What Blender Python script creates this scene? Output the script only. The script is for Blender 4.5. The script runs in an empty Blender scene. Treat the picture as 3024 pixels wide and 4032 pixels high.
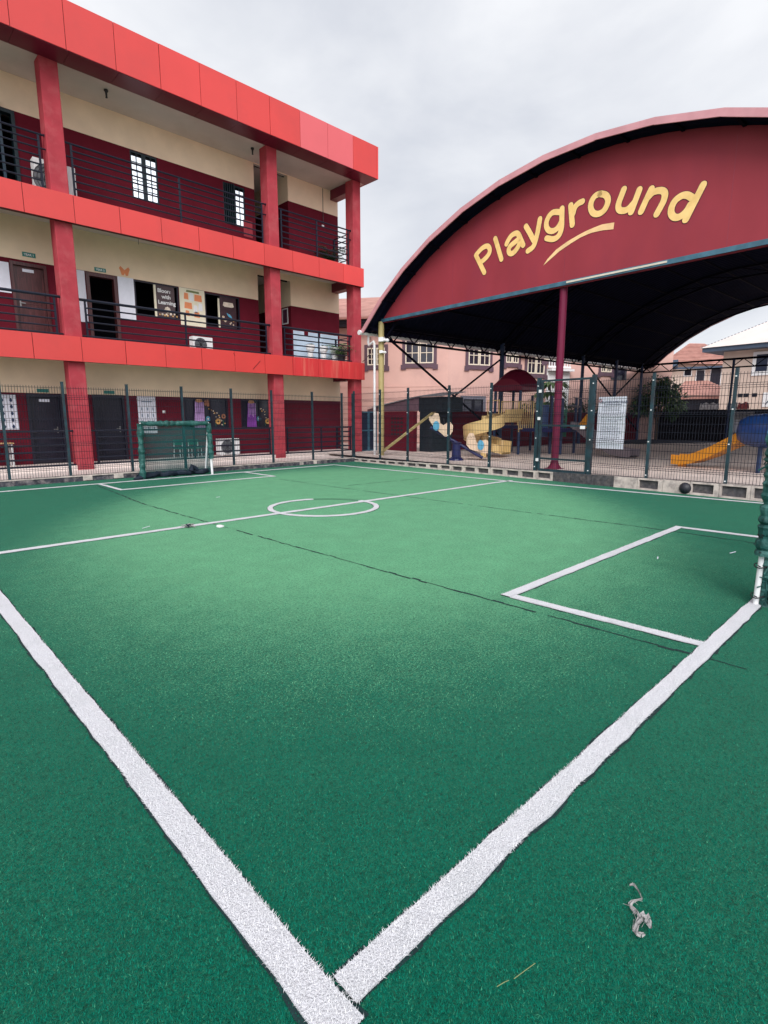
import bpy, math, random
import numpy as np
from math import sin, cos, pi, radians as R
random.seed(7); rng = np.random.default_rng(11)
S = bpy.context.scene
COL = S.collection

# ------------------------------------------------------------------ camera
cam = bpy.data.cameras.new("camera"); cam_o = bpy.data.objects.new("camera", cam); COL.objects.link(cam_o)
cam.sensor_fit = 'HORIZONTAL'; cam.sensor_width = 36.0; cam.lens = 2129.1/3024*36
cam.clip_start = 0.05; cam.clip_end = 2000
cam_o.location = (-0.7397, -0.9737, 1.5)
cam_o.rotation_euler = (pi/2-0.1723, 0, 0.8024-pi/2)
S.camera = cam_o
# ------------------------------------------------------------------ light
SUN_EL, SUN_AZ = 38.0, 225.0      # azimuth of the sun as an angle from +x toward +y
EXPOSURE = 0.80
S.view_settings.view_transform = 'Standard'; S.view_settings.look = 'None'
S.view_settings.gamma = 1; S.view_settings.exposure = EXPOSURE
w = bpy.data.worlds.new("World"); S.world = w; w.use_nodes = True
nt = w.node_tree; nt.nodes.clear()
def nd(t, typ, **k):
    n = t.nodes.new(typ)
    for a, v in k.items(): setattr(n, a, v)
    return n
sky = nd(nt, 'ShaderNodeTexSky', sky_type='NISHITA', sun_disc=False)
sky.sun_elevation = R(SUN_EL); sky.sun_rotation = R(90-SUN_AZ)
bg1 = nd(nt, 'ShaderNodeBackground'); bg1.inputs[1].default_value = 0.05
nt.links.new(sky.outputs[0], bg1.inputs[0])
tc = nd(nt, 'ShaderNodeTexCoord'); mp = nd(nt, 'ShaderNodeMapping'); mp.inputs['Scale'].default_value = (1, 1, 2.2)
mp.inputs['Location'].default_value = (0.35, 0.1, 0.2)
nt.links.new(tc.outputs['Generated'], mp.inputs[0])
nz = nd(nt, 'ShaderNodeTexNoise'); nz.inputs['Scale'].default_value = 2.4; nz.inputs['Detail'].default_value = 6; nz.inputs['Roughness'].default_value = 0.52
nz.inputs['Distortion'].default_value = 0.25
nt.links.new(mp.outputs[0], nz.inputs['Vector'])
rp = nd(nt, 'ShaderNodeValToRGB'); e = rp.color_ramp.elements
e[0].position = 0.36; e[0].color = (0.70, 0.73, 0.80, 1); e[1].position = 0.62; e[1].color = (0.95, 0.965, 1.0, 1)
nt.links.new(nz.outputs['Fac'], rp.inputs[0])
sd_ = (cos(R(34))*cos(R(SUN_AZ)), cos(R(34))*sin(R(SUN_AZ)), sin(R(34)))
nrm_ = nd(nt, 'ShaderNodeVectorMath', operation='DOT_PRODUCT'); nt.links.new(tc.outputs['Generated'], nrm_.inputs[0]); nrm_.inputs[1].default_value = sd_
gl = nd(nt, 'ShaderNodeMapRange', interpolation_type='SMOOTHSTEP'); nt.links.new(nrm_.outputs['Value'], gl.inputs[0])
gl.inputs[1].default_value = 0.25; gl.inputs[2].default_value = 1.0; gl.inputs[3].default_value = 0.595; gl.inputs[4].default_value = 1.15  # wide sky glow behind the camera, added to brighten facade and corridors
bg2 = nd(nt, 'ShaderNodeBackground'); nt.links.new(gl.outputs[0], bg2.inputs[1])
nt.links.new(rp.outputs[0], bg2.inputs[0])
mxs = nd(nt, 'ShaderNodeMixShader'); mxs.inputs[0].default_value = 0.95
nt.links.new(bg1.outputs[0], mxs.inputs[1]); nt.links.new(bg2.outputs[0], mxs.inputs[2])
wo = nd(nt, 'ShaderNodeOutputWorld'); nt.links.new(mxs.outputs[0], wo.inputs[0])
sl = bpy.data.lights.new("sun", 'SUN'); so = bpy.data.objects.new("sun", sl); COL.objects.link(so)
sl.energy = 1.5; sl.angle = R(35); sl.color = (1.0, 0.965, 0.92)
so.location = (0, 0, 30)
so.rotation_euler = (R(90-SUN_EL), 0, R(SUN_AZ+90))

# ------------------------------------------------------------------ materials
MATS = {}
def mat(name, col, rough=0.6, var=0.12, nscale=6.0, bump=0.0, bscale=40.0, metal=0.0, spec=0.4, coat=0.0, sheen=0.0, emit=0.0, stain=None, stain_scale=1.2, stain_amt=0.5, stretch=(1,1,1)):
    if name in MATS: return MATS[name]
    m = bpy.data.materials.new(name); m.use_nodes = True; t = m.node_tree
    b = t.nodes['Principled BSDF']
    b.inputs['Roughness'].default_value = rough; b.inputs['Metallic'].default_value = metal
    b.inputs['Specular IOR Level'].default_value = spec; b.inputs['Coat Weight'].default_value = coat
    if sheen: b.inputs['Sheen Weight'].default_value = sheen
    co = nd(t, 'ShaderNodeTexCoord'); mpn = nd(t, 'ShaderNodeMapping'); mpn.inputs['Scale'].default_value = stretch
    t.links.new(co.outputs['Object'], mpn.inputs[0])
    n = nd(t, 'ShaderNodeTexNoise'); n.inputs['Scale'].default_value = nscale; n.inputs['Detail'].default_value = 5
    t.links.new(mpn.outputs[0], n.inputs['Vector'])
    r = nd(t, 'ShaderNodeValToRGB'); el = r.color_ramp.elements
    el[0].position = 0.3; el[1].position = 0.7
    el[0].color = tuple(c*(1-var) for c in col)+(1,); el[1].color = tuple(min(1, c*(1+var)) for c in col)+(1,)
    t.links.new(n.outputs['Fac'], r.inputs[0]); out = r.outputs[0]
    if stain is not None:
        n2 = nd(t, 'ShaderNodeTexNoise'); n2.inputs['Scale'].default_value = stain_scale; n2.inputs['Detail'].default_value = 7; n2.inputs['Roughness'].default_value = 0.65
        t.links.new(mpn.outputs[0], n2.inputs['Vector'])
        r2 = nd(t, 'ShaderNodeValToRGB'); r2.color_ramp.elements[0].position = 0.48; r2.color_ramp.elements[1].position = 0.68
        r2.color_ramp.elements[0].color = (0, 0, 0, 1); r2.color_ramp.elements[1].color = (stain_amt,)*3+(1,)
        t.links.new(n2.outputs['Fac'], r2.inputs[0])
        mx = nd(t, 'ShaderNodeMix', data_type='RGBA'); t.links.new(r2.outputs[0], mx.inputs['Factor'])
        t.links.new(out, mx.inputs['A']); mx.inputs['B'].default_value = tuple(stain)+(1,); out = mx.outputs['Result']
    t.links.new(out, b.inputs['Base Color'])
    if emit:
        b.inputs['Emission Color'].default_value = tuple(col)+(1,); b.inputs['Emission Strength'].default_value = emit
    if bump:
        n3 = nd(t, 'ShaderNodeTexNoise'); n3.inputs['Scale'].default_value = bscale; n3.inputs['Detail'].default_value = 4
        t.links.new(co.outputs['Object'], n3.inputs['Vector'])
        bp = nd(t, 'ShaderNodeBump'); bp.inputs['Strength'].default_value = bump; bp.inputs['Distance'].default_value = 0.02
        t.links.new(n3.outputs['Fac'], bp.inputs['Height']); t.links.new(bp.outputs[0], b.inputs['Normal'])
    MATS[name] = m; return m
def blade_mat(name, c0, c1, c2, rough=0.55, trans=0.0):
    m = bpy.data.materials.new(name); m.use_nodes = True; t = m.node_tree; b = t.nodes['Principled BSDF']; b.inputs['Specular IOR Level'].default_value = 0.12 if 'turf' in name else 0.4
    g = nd(t, 'ShaderNodeNewGeometry'); r = nd(t, 'ShaderNodeValToRGB'); el = r.color_ramp.elements
    el[0].color = c0+(1,); el[1].color = c2+(1,); x = el.new(0.5); x.color = c1+(1,)
    t.links.new(g.outputs['Random Per Island'], r.inputs[0]); t.links.new(r.outputs[0], b.inputs['Base Color'])
    b.inputs['Roughness'].default_value = rough
    MATS[name] = m; return m

M_FASCIA = mat('red_cladding', (0.645, 0.052, 0.048), 0.38, 0.05, 0.8, bump=0.02, bscale=3, spec=0.5, stain=(0.53, 0.05, 0.048), stain_scale=0.7, stain_amt=0.5)
M_FASCIA_P = mat('sky_sheen_red_cladding', (0.66, 0.11, 0.125), 0.25, 0.04, 0.8, spec=0.6)  # pinker panels: sky reflection painted into the cladding colour
M_FASCIA_D = mat('weathered_red_cladding', (0.58, 0.038, 0.042), 0.42, 0.1, 1.5, spec=0.4, stain=(0.75, 0.25, 0.18), stain_scale=2.2, stain_amt=0.45, stretch=(2.2, 1, 0.18))
for m_ in (M_FASCIA,):     # panels come from different batches: each slightly lighter or darker
    t = m_.node_tree; b_ = t.nodes['Principled BSDF']; lk = b_.inputs['Base Color'].links[0]; src = lk.from_socket
    ge = nd(t, 'ShaderNodeNewGeometry'); rv = nd(t, 'ShaderNodeMapRange'); t.links.new(ge.outputs['Random Per Island'], rv.inputs[0]); rv.inputs[3].default_value = .90; rv.inputs[4].default_value = 1.08
    hv = nd(t, 'ShaderNodeHueSaturation'); t.links.new(rv.outputs[0], hv.inputs['Value']); t.links.new(src, hv.inputs['Color']); t.links.new(hv.outputs[0], b_.inputs['Base Color'])
M_JOINT = mat('dark_joint', (0.09, 0.008, 0.014), 0.7)
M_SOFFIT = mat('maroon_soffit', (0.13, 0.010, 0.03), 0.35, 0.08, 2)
M_COLUMN = mat('painted_column', (0.37, 0.046, 0.062), 0.85, 0.12, 3, spec=0.15, bump=0.15, bscale=60, stain=(0.43, 0.10, 0.11), stain_scale=2.5, stain_amt=0.6)
M_CREAM = mat('cream_plaster', (0.86, 0.68, 0.50), 0.8, 0.06, 2, bump=0.08, bscale=70, stain=(0.76, 0.59, 0.43), stain_scale=0.9, stain_amt=0.5)
M_CEIL = mat('ceiling_paint', (0.62, 0.55, 0.52), 0.8, 0.05, 1.5, stain=(0.5, 0.42, 0.38), stain_scale=0.8, stain_amt=0.5)
M_DADO = mat('maroon_paint', (0.118, 0.008, 0.019), 0.75, 0.1, 2.5, spec=0.12, bump=0.06, bscale=60)
M_RAIL = mat('blue_black_paint', (0.007, 0.009, 0.022), 0.45, 0.2, 8, spec=0.3)
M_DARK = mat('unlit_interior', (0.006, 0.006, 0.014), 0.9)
M_WOOD = mat('stained_door_wood', (0.075, 0.020, 0.022), 0.38, 0.45, 5, stretch=(6, 6, 0.6), spec=0.5)
M_DOORD = mat('dark_steel_door', (0.012, 0.010, 0.022), 0.4, 0.2, 4)
M_WHITE = mat('white_paint', (0.78, 0.78, 0.80), 0.5, 0.04, 4)
M_PAPER = mat('white_paper', (0.74, 0.75, 0.85), 0.7, 0.04, 6)
M_BANNER = mat('pale_blue_banner', (0.55, 0.68, 0.82), 0.6, 0.08, 3)
M_GREENSIGN = mat('green_sign_plastic', (0.02, 0.20, 0.17), 0.4, 0.05)
M_FENCE = mat('fence_steel', (0.012, 0.035, 0.060), 0.42, 0.25, 10, metal=0.0, spec=0.5)
M_WIRE = mat('fence_wire_steel', (0.010, 0.012, 0.022), 0.6, 0.2, 10, spec=.2)
M_FPOST = mat('fence_post_steel', (0.010, 0.036, 0.050), 0.42, 0.35, 7, spec=0.5, stain=(0.02, 0.014, 0.022), stain_scale=6, stain_amt=0.6)
M_KERB = mat('sandcrete', (0.54, 0.47, 0.43), 0.9, 0.18, 7, bump=0.5, bscale=90, stain=(0.12, 0.10, 0.11), stain_scale=5, stain_amt=0.7)
M_KERBD = mat('blackened_sandcrete', (0.045, 0.045, 0.06), 0.85, 0.5, 9, bump=0.5, bscale=60, stain=(0.40, 0.34, 0.33), stain_scale=6, stain_amt=0.55)
M_TILE = mat('pale_tile', (0.78, 0.68, 0.64), 0.55, 0.08, 4, stain=(0.56, 0.48, 0.45), stain_scale=1.6, stain_amt=0.55)
M_SAND = mat('sandy_paving', (0.72, 0.60, 0.55), 0.9, 0.14, 3, bump=0.3, bscale=60, stain=(0.52, 0.43, 0.40), stain_scale=1.3, stain_amt=0.6)
M_GROUND = mat('bare_ground', (0.33, 0.28, 0.23), 0.95, 0.15, 1)
M_GABLE = mat('maroon_sheet', (0.285, 0.037, 0.052), 0.6, 0.09, 1.2, spec=0.2, bump=0.03, bscale=4, stain=(0.235, 0.034, 0.058), stain_scale=0.8, stain_amt=0.55, stretch=(1, 1, 0.5))
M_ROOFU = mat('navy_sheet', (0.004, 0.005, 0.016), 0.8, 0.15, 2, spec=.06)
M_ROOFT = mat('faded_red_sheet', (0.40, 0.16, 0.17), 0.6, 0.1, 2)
M_TRIM = mat('pink_trim_sheet', (0.56, 0.27, 0.30), 0.5, 0.1, 3, stain=(0.46, 0.19, 0.22), stain_scale=2, stain_amt=0.5)
M_YELLOWT = mat('letter_yellow', (0.90, 0.60, 0.24), 0.45, 0.07, 5, stain=(0.66, 0.42, 0.12), stain_scale=4, stain_amt=0.5)
M_OUTL = mat('letter_outline', (0.05, 0.006, 0.03), 0.6)
M_STEELT = mat('blue_green_steel', (0.05, 0.13, 0.19), 0.4, 0.3, 4)
M_STEELD = mat('dark_truss_steel', (0.003, 0.003, 0.009), 0.8, 0.2, 5, spec=.06)
M_POLER = mat('maroon_pole_paint', (0.14, 0.010, 0.040), 0.5, 0.1, 4, spec=0.25)
M_POLEB = mat('blue_pole_paint', (0.014, 0.035, 0.10), 0.45, 0.15, 4)
M_POLEY = mat('yellow_pole_paint', (0.42, 0.34, 0.15), 0.5, 0.14, 3, stain=(0.28, 0.2, 0.07), stain_scale=3, stain_amt=0.5)
M_PIPE = mat('white_pipe', (0.74, 0.74, 0.76), 0.35, 0.05, 4)
M_PINK = mat('pink_render', (0.66, 0.42, 0.37), 0.85, 0.06, 0.8, bump=0.1, bscale=40, stain=(0.50, 0.31, 0.29), stain_scale=0.45, stain_amt=0.6)
M_MAUVE = mat('mauve_surround', (0.11, 0.065, 0.09), 0.7, 0.1)
M_WFRAME = mat('cream_window_frame', (0.76, 0.68, 0.56), 0.5, 0.05)
M_GLASSD = mat('dark_pane', (0.02, 0.02, 0.035), 0.12, 0.2, 2, spec=0.6)
M_PANEGLOW = mat('sky_glow_pane', (0.80, 0.86, 0.95), 0.3, 0.08, 3, emit=0.62)  # added glow stands in for daylight seen through the panes
M_WINGR = mat('dark_green_frame', (0.008, 0.022, 0.030), 0.4, 0.1)
M_BEIGE = mat('beige_render', (0.62, 0.49, 0.42), 0.85, 0.05, 1, stain=(0.5, 0.38, 0.33), stain_scale=0.6, stain_amt=0.5)
M_ROOFBE = mat('pale_longspan_roof', (0.66, 0.58, 0.55), 0.5, 0.06, 1)
M_ROOFRD = mat('terracotta_roof', (0.43, 0.22, 0.185), 0.75, 0.15, 2, stain=(0.28, 0.12, 0.1), stain_scale=1.5, stain_amt=0.6)
M_EAVE = mat('blue_grey_fascia', (0.05, 0.075, 0.12), 0.6)
M_BLACKW = mat('black_wall', (0.008, 0.008, 0.016), 0.8, 0.3, 2)
M_SLIDEY = mat('yellow_slide_plastic', (0.66, 0.47, 0.21), 0.38, 0.08, 3, spec=0.5)
M_ORANGE = mat('orange_slide_plastic', (0.66, 0.26, 0.015), 0.35, 0.07, 3, spec=0.5)
M_BLUEP = mat('blue_plastic', (0.012, 0.045, 0.17), 0.3, 0.1, 3, spec=0.5)
M_CYAN = mat('pale_blue_plastic', (0.10, 0.32, 0.46), 0.35, 0.08, 3)
M_SKYB = mat('seat_blue_plastic', (0.10, 0.36, 0.55), 0.35, 0.08, 3)
M_CREAMP = mat('cream_plastic', (0.74, 0.55, 0.40), 0.4, 0.06, 3)
M_PGREEN = mat('green_plastic', (0.012, 0.13, 0.075), 0.4, 0.08, 3)
M_PMAROON = mat('maroon_canopy_plastic', (0.14, 0.010, 0.030), 0.4, 0.08, 3)
M_GREYP = mat('grey_slide_plastic', (0.17, 0.14, 0.16), 0.45, 0.1, 3)
M_NAVY = mat('navy_plastic', (0.012, 0.016, 0.09), 0.35, 0.1, 3)
M_PURPLE = mat('purple_curtain', (0.24, 0.05, 0.36), 0.7, 0.3, 9, stretch=(8, 8, 0.4))
M_GREENT = mat('goal_padding', (0.007, 0.066, 0.060), 0.6, 0.4, 12, bump=0.5, bscale=40, stain=(0.10, 0.26, 0.24), stain_scale=9, stain_amt=0.5)
M_NETG = mat('green_net_cord', (0.010, 0.085, 0.080), 0.65, 0.3, 12)
M_NETD = mat('dark_net_cloth', (0.005, 0.012, 0.026), 0.75, 0.3, 6, bump=0.5, bscale=15)
M_BALL = mat('black_rubber', (0.018, 0.018, 0.026), 0.45, 0.2, 20, bump=0.2, bscale=90)
M_CLOTH = mat('grey_rag', (0.33, 0.32, 0.32), 0.9, 0.35, 60, bump=0.6, bscale=120)
M_STRAW = mat('dry_straw', (0.20, 0.23, 0.10), 0.8)
M_POT = mat('white_planter', (0.80, 0.80, 0.82), 0.45, 0.04)
M_BLACK = mat('matte_black', (0.012, 0.012, 0.016), 0.5)
M_CHART = mat('cream_card', (0.80, 0.74, 0.58), 0.7, 0.04)
M_ORCARD = mat('orange_card', (0.78, 0.27, 0.12), 0.7, 0.06)
M_BROWNP = mat('brown_board', (0.085, 0.055, 0.062), 0.5, 0.12, 3)
M_FLOWER = mat('flower_paper', (0.62, 0.34, 0.10), 0.7, 0.25, 12)
M_PFLOWER = mat('pale_flower_paper', (0.72, 0.62, 0.52), 0.7, 0.2, 12)
M_RUST = mat('zinc_sheet', (0.30, 0.30, 0.33), 0.55, 0.3, 6)
M_DROP = mat('blue_ink', (0.02, 0.04, 0.10), 0.7)
M_TABLE = mat('pale_wood', (0.45, 0.27, 0.13), 0.5, 0.15, 5)

# ------------------------------------------------------------------ mesh builder
class MB:
    def __init__(s): s.v = []; s.f = []; s.m = []
    def face(s, pts, m=0):
        i = len(s.v); s.v += [tuple(p) for p in pts]; s.f.append(tuple(range(i, i+len(pts)))); s.m.append(m)
    def box(s, x0, y0, z0, x1, y1, z1, m=0):
        i = len(s.v)
        s.v += [(x0,y0,z0),(x1,y0,z0),(x1,y1,z0),(x0,y1,z0),(x0,y0,z1),(x1,y0,z1),(x1,y1,z1),(x0,y1,z1)]
        for q in ((0,3,2,1),(4,5,6,7),(0,1,5,4),(1,2,6,5),(2,3,7,6),(3,0,4,7)):
            s.f.append(tuple(i+k for k in q)); s.m.append(m)
    def bar(s, p, q, w, h=None, m=0, up=(0,0,1)):
        h = h or w; p = np.array(p, float); q = np.array(q, float); d = q-p; d /= np.linalg.norm(d)+1e-12
        u = np.array(up, float)
        if abs(d@u) > 0.95: u = np.array((1., 0, 0))
        a = np.cross(d, u); a /= np.linalg.norm(a); b = np.cross(a, d)
        i = len(s.v)
        for c in (p, q):
            for sx, sy in ((-1,-1),(1,-1),(1,1),(-1,1)): s.v.append(tuple(c+a*sx*w/2+b*sy*h/2))
        for f in ((0,1,2,3),(7,6,5,4),(0,4,5,1),(1,5,6,2),(2,6,7,3),(3,7,4,0)): s.f.append(tuple(i+k for k in f)); s.m.append(m)
    def tube(s, pts, r, n=8, m=0, caps=True):
        pts = [np.array(p, float) for p in pts]; rs = r if hasattr(r, '__len__') else [r]*len(pts)
        i = len(s.v); prev = None
        for k, p in enumerate(pts):
            d = pts[min(k+1, len(pts)-1)]-pts[max(k-1, 0)]; d /= np.linalg.norm(d)+1e-12
            if prev is None:
                u = np.array((0, 0, 1.)) if abs(d[2]) < 0.9 else np.array((1., 0, 0))
                a = np.cross(d, u)
            else: a = prev-d*(prev@d)
            a /= np.linalg.norm(a)+1e-12; prev = a; b = np.cross(d, a)
            for j in range(n):
                t = 2*pi*j/n; s.v.append(tuple(p+rs[k]*(a*cos(t)+b*sin(t))))
        for k in range(len(pts)-1):
            for j in range(n):
                j2 = (j+1) % n; s.f.append((i+k*n+j, i+k*n+j2, i+(k+1)*n+j2, i+(k+1)*n+j)); s.m.append(m)
        if caps:
            s.f.append(tuple(i+j for j in reversed(range(n)))); s.m.append(m)
            s.f.append(tuple(i+(len(pts)-1)*n+j for j in range(n))); s.m.append(m)
    def lathe(s, prof, c, n=20, m=0):
        i = len(s.v)
        for r, z in prof:
            for j in range(n): s.v.append((c[0]+r*cos(2*pi*j/n), c[1]+r*sin(2*pi*j/n), c[2]+z))
        for k in range(len(prof)-1):
            for j in range(n):
                j2 = (j+1) % n; s.f.append((i+k*n+j, i+k*n+j2, i+(k+1)*n+j2, i+(k+1)*n+j)); s.m.append(m)
    def prism(s, poly, fr, d, m=0, mside=None):
        # poly 2-D, fr(a, b, depth) -> 3-D ; front at depth 0, back at depth d
        n = len(poly); i = len(s.v)
        for dd in (0, d):
            for a, b in poly: s.v.append(tuple(fr(a, b, dd)))
        s.f.append(tuple(range(i, i+n))); s.m.append(m)
        s.f.append(tuple(reversed(range(i+n, i+2*n)))); s.m.append(m)
        for k in range(n):
            k2 = (k+1) % n; s.f.append((i+k, i+n+k, i+n+k2, i+k2)); s.m.append(m if mside is None else mside)
    def ribbon(s, pts, r, fr, d, m=0):
        # rounded stroke of half width r along a 2-D line
        pts = [np.array(p, float) for p in pts]; L = []; Rr = []
        for k, p in enumerate(pts):
            t = pts[min(k+1, len(pts)-1)]-pts[max(k-1, 0)]; t /= np.linalg.norm(t); nn = np.array((-t[1], t[0]))
            L.append(p+nn*r); Rr.append(p-nn*r)
        t1 = pts[-1]-pts[-2]; a1 = math.atan2(t1[1], t1[0]); t0 = pts[0]-pts[1]; a0 = math.atan2(t0[1], t0[0])
        cap1 = [pts[-1]+r*np.array((cos(a1+pi/2-pi*k/6), sin(a1+pi/2-pi*k/6))) for k in range(1, 6)]
        cap0 = [pts[0]+r*np.array((cos(a0+pi/2-pi*k/6), sin(a0+pi/2-pi*k/6))) for k in range(1, 6)]
        for k in range(len(pts)-1):
            s.face([fr(*L[k], d), fr(*L[k+1], d), fr(*Rr[k+1], d), fr(*Rr[k], d)], m)
        s.face([fr(*q, d) for q in [L[-1]]+cap1+[Rr[-1]]], m); s.face([fr(*q, d) for q in [Rr[0]]+cap0+[L[0]]], m)
    def sphere(s, c, r, n=14, m=0, sc=(1,1,1)):
        prof = [(max(1e-4, sin(pi*k/n)), -cos(pi*k/n)) for k in range(n+1)]
        i = len(s.v)
        for a, z in prof:
            for j in range(n+4): t = 2*pi*j/(n+4); s.v.append((c[0]+r*a*cos(t)*sc[0], c[1]+r*a*sin(t)*sc[1], c[2]+r*z*sc[2]))
        q = n+4
        for k in range(n):
            for j in range(q):
                j2 = (j+1) % q; s.f.append((i+k*q+j, i+k*q+j2, i+(k+1)*q+j2, i+(k+1)*q+j)); s.m.append(m)
    def leaf(s, p, d, w, l, m=0, droop=0.3):
        p = np.array(p, float); d = np.array(d, float); d /= np.linalg.norm(d)+1e-9
        u = np.array((0, 0, 1.)); a = np.cross(d, u)
        if np.linalg.norm(a) < 1e-3: a = np.array((1., 0, 0))
        a /= np.linalg.norm(a); mid = p+d*l*0.5; tip = p+d*l-u*l*droop
        i = len(s.v); s.v += [tuple(p), tuple(mid+a*w/2-u*w*.15), tuple(tip), tuple(mid-a*w/2-u*w*.15), tuple(mid+u*0.0)]
        s.f += [(i, i+1, i+4), (i+1, i+2, i+4), (i+2, i+3, i+4), (i+3, i, i+4)]; s.m += [m]*4
    def build(s, name, mats, parent=None, off=(0, 0, 0), smooth=False, kind=None):
        me = bpy.data.meshes.new(name)
        if off != (0, 0, 0): s.v = [(a+off[0], b+off[1], c+off[2]) for a, b, c in s.v]
        me.from_pydata(s.v, [], s.f)
        for mm in (mats if isinstance(mats, (list, tuple)) else [mats]): me.materials.append(mm)
        me.polygons.foreach_set('material_index', s.m)
        if smooth: me.polygons.foreach_set('use_smooth', [True]*len(s.f))
        me.update()
        o = bpy.data.objects.new(name, me); COL.objects.link(o)
        if parent: o.parent = parent
        if kind: o['kind'] = kind
        return o
def tag(o, label, cat, group=None):
    o['label'] = label; o['category'] = cat
    if group: o['group'] = group
    return o
def thing(name, label, cat, loc=(0, 0, 0), rz=0, group=None):
    o = bpy.data.objects.new(name, None); COL.objects.link(o); o.location = loc; o.rotation_euler = (0, 0, rz)
    return tag(o, label, cat, group)
def dup(root, loc, rz=None, label=None, group=None):
    def cp(o, par):
        c = o.copy(); COL.objects.link(c)
        if par: c.parent = par
        for ch in list(o.children): cp(ch, c)
        return c
    r = cp(root, None); r.location = loc
    if rz is not None: r.rotation_euler = (0, 0, rz)
    if label: r['label'] = label
    if group: r['group'] = group
    return r
def text(name, body, size, mat_, parent, loc, rot=(pi/2, 0, 0), ext=0.002, align='LEFT', bold=0.0):
    cu = bpy.data.curves.new(name, 'FONT'); cu.body = body; cu.size = size; cu.extrude = ext; cu.align_x = align; cu.offset = bold
    tmp = bpy.data.objects.new('tmp_text', cu); COL.objects.link(tmp)
    dg = bpy.context.evaluated_depsgraph_get(); me = bpy.data.meshes.new_from_object(tmp.evaluated_get(dg))
    bpy.data.objects.remove(tmp); bpy.data.curves.remove(cu)
    me.materials.clear(); me.materials.append(mat_)
    o = bpy.data.objects.new(name, me); COL.objects.link(o); o.parent = parent; o.location = loc; o.rotation_euler = rot
    return o
def wob(a, n=1): return rng.normal(0, a, n) if n > 1 else float(rng.normal(0, a))
RA = 0.055; RO = np.array((12.6, 13.0, 0.0))
def RW(u, v, z=0.0): # shed frame -> world
    return (float(RO[0]+cos(RA)*u-sin(RA)*v), float(RO[1]-sin(RA)*u-cos(RA)*v), z)

# ------------------------------------------------------------------ ground
b = MB(); b.face([(-500,-500,-.06),(500,-500,-.06),(500,500,-.06),(-500,500,-.06)]); b.build('ground', M_GROUND, kind='structure')
# turf
mt = bpy.data.materials.new('artificial_turf'); mt.use_nodes = True; t = mt.node_tree; pb = t.nodes['Principled BSDF']
co = nd(t, 'ShaderNodeTexCoord')
def noise(t, vec, sc, det=4, rough=0.55):
    n = nd(t, 'ShaderNodeTexNoise'); n.inputs['Scale'].default_value = sc; n.inputs['Detail'].default_value = det; n.inputs['Roughness'].default_value = rough
    t.links.new(vec, n.inputs['Vector']); return n.outputs['Fac']
def ramp(t, fac, p0, c0, p1, c1):
    r = nd(t, 'ShaderNodeValToRGB'); r.color_ramp.elements[0].position = p0; r.color_ramp.elements[1].position = p1
    r.color_ramp.elements[0].color = c0+(1,); r.color_ramp.elements[1].color = c1+(1,); t.links.new(fac, r.inputs[0]); return r.outputs[0]
def mixc(t, fac, a, b_, mode='MIX'):
    m = nd(t, 'ShaderNodeMix', data_type='RGBA', blend_type=mode)
    if isinstance(fac, (int, float)): m.inputs['Factor'].default_value = fac
    else: t.links.new(fac, m.inputs['Factor'])
    for k, x in (('A', a), ('B', b_)):
        if isinstance(x, tuple): m.inputs[k].default_value = x+(1,)
        else: t.links.new(x, m.inputs[k])
    return m.outputs['Result']
OB = co.outputs['Object']
# vignette painted into the pile colour: paler middle, darker edges, ragged outline
def vignette_mask(t, OB):
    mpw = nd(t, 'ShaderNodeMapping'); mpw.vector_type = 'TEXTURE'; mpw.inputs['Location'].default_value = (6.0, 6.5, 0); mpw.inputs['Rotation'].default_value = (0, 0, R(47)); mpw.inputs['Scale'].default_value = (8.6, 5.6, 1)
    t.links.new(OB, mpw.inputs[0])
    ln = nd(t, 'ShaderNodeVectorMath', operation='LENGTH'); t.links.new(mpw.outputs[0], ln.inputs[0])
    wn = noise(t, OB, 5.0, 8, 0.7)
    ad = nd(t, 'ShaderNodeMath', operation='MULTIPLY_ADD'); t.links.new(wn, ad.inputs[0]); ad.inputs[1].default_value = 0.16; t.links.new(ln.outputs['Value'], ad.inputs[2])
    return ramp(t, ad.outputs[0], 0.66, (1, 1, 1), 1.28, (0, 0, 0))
def fleck(t, vignette, rnd, w):
    a_ = nd(t, 'ShaderNodeMath', operation='SUBTRACT'); t.links.new(vignette, a_.inputs[0]); t.links.new(rnd, a_.inputs[1])
    m_ = nd(t, 'ShaderNodeMapRange'); t.links.new(a_.outputs[0], m_.inputs[0]); m_.inputs[1].default_value = -w; m_.inputs[2].default_value = w
    return m_.outputs[0]
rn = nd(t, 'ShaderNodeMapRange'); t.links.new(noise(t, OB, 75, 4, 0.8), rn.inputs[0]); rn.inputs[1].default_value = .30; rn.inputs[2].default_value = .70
vignette = fleck(t, vignette_mask(t, OB), rn.outputs[0], .30)
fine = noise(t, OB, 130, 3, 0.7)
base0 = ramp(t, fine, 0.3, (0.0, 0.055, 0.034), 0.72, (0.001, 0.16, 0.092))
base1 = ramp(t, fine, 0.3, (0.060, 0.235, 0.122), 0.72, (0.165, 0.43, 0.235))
cc = mixc(t, vignette, base0, base1)
pt = ramp(t, noise(t, OB, 3.0, 6, 0.65), 0.38, (0.90, 0.90, 0.90), 0.68, (1.05, 1.05, 1.05))
cc = mixc(t, 1.0, cc, pt, 'MULTIPLY')
fk = ramp(t, noise(t, OB, 42, 4, 0.8), 0.34, (0.22, 0.32, 0.30), 0.50, (1.06, 1.06, 1.06)); cc = mixc(t, 0.85, cc, fk, 'MULTIPLY')
t.links.new(cc, pb.inputs['Base Color']); pb.inputs['Roughness'].default_value = 0.75; pb.inputs['Specular IOR Level'].default_value = 0.08
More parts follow.
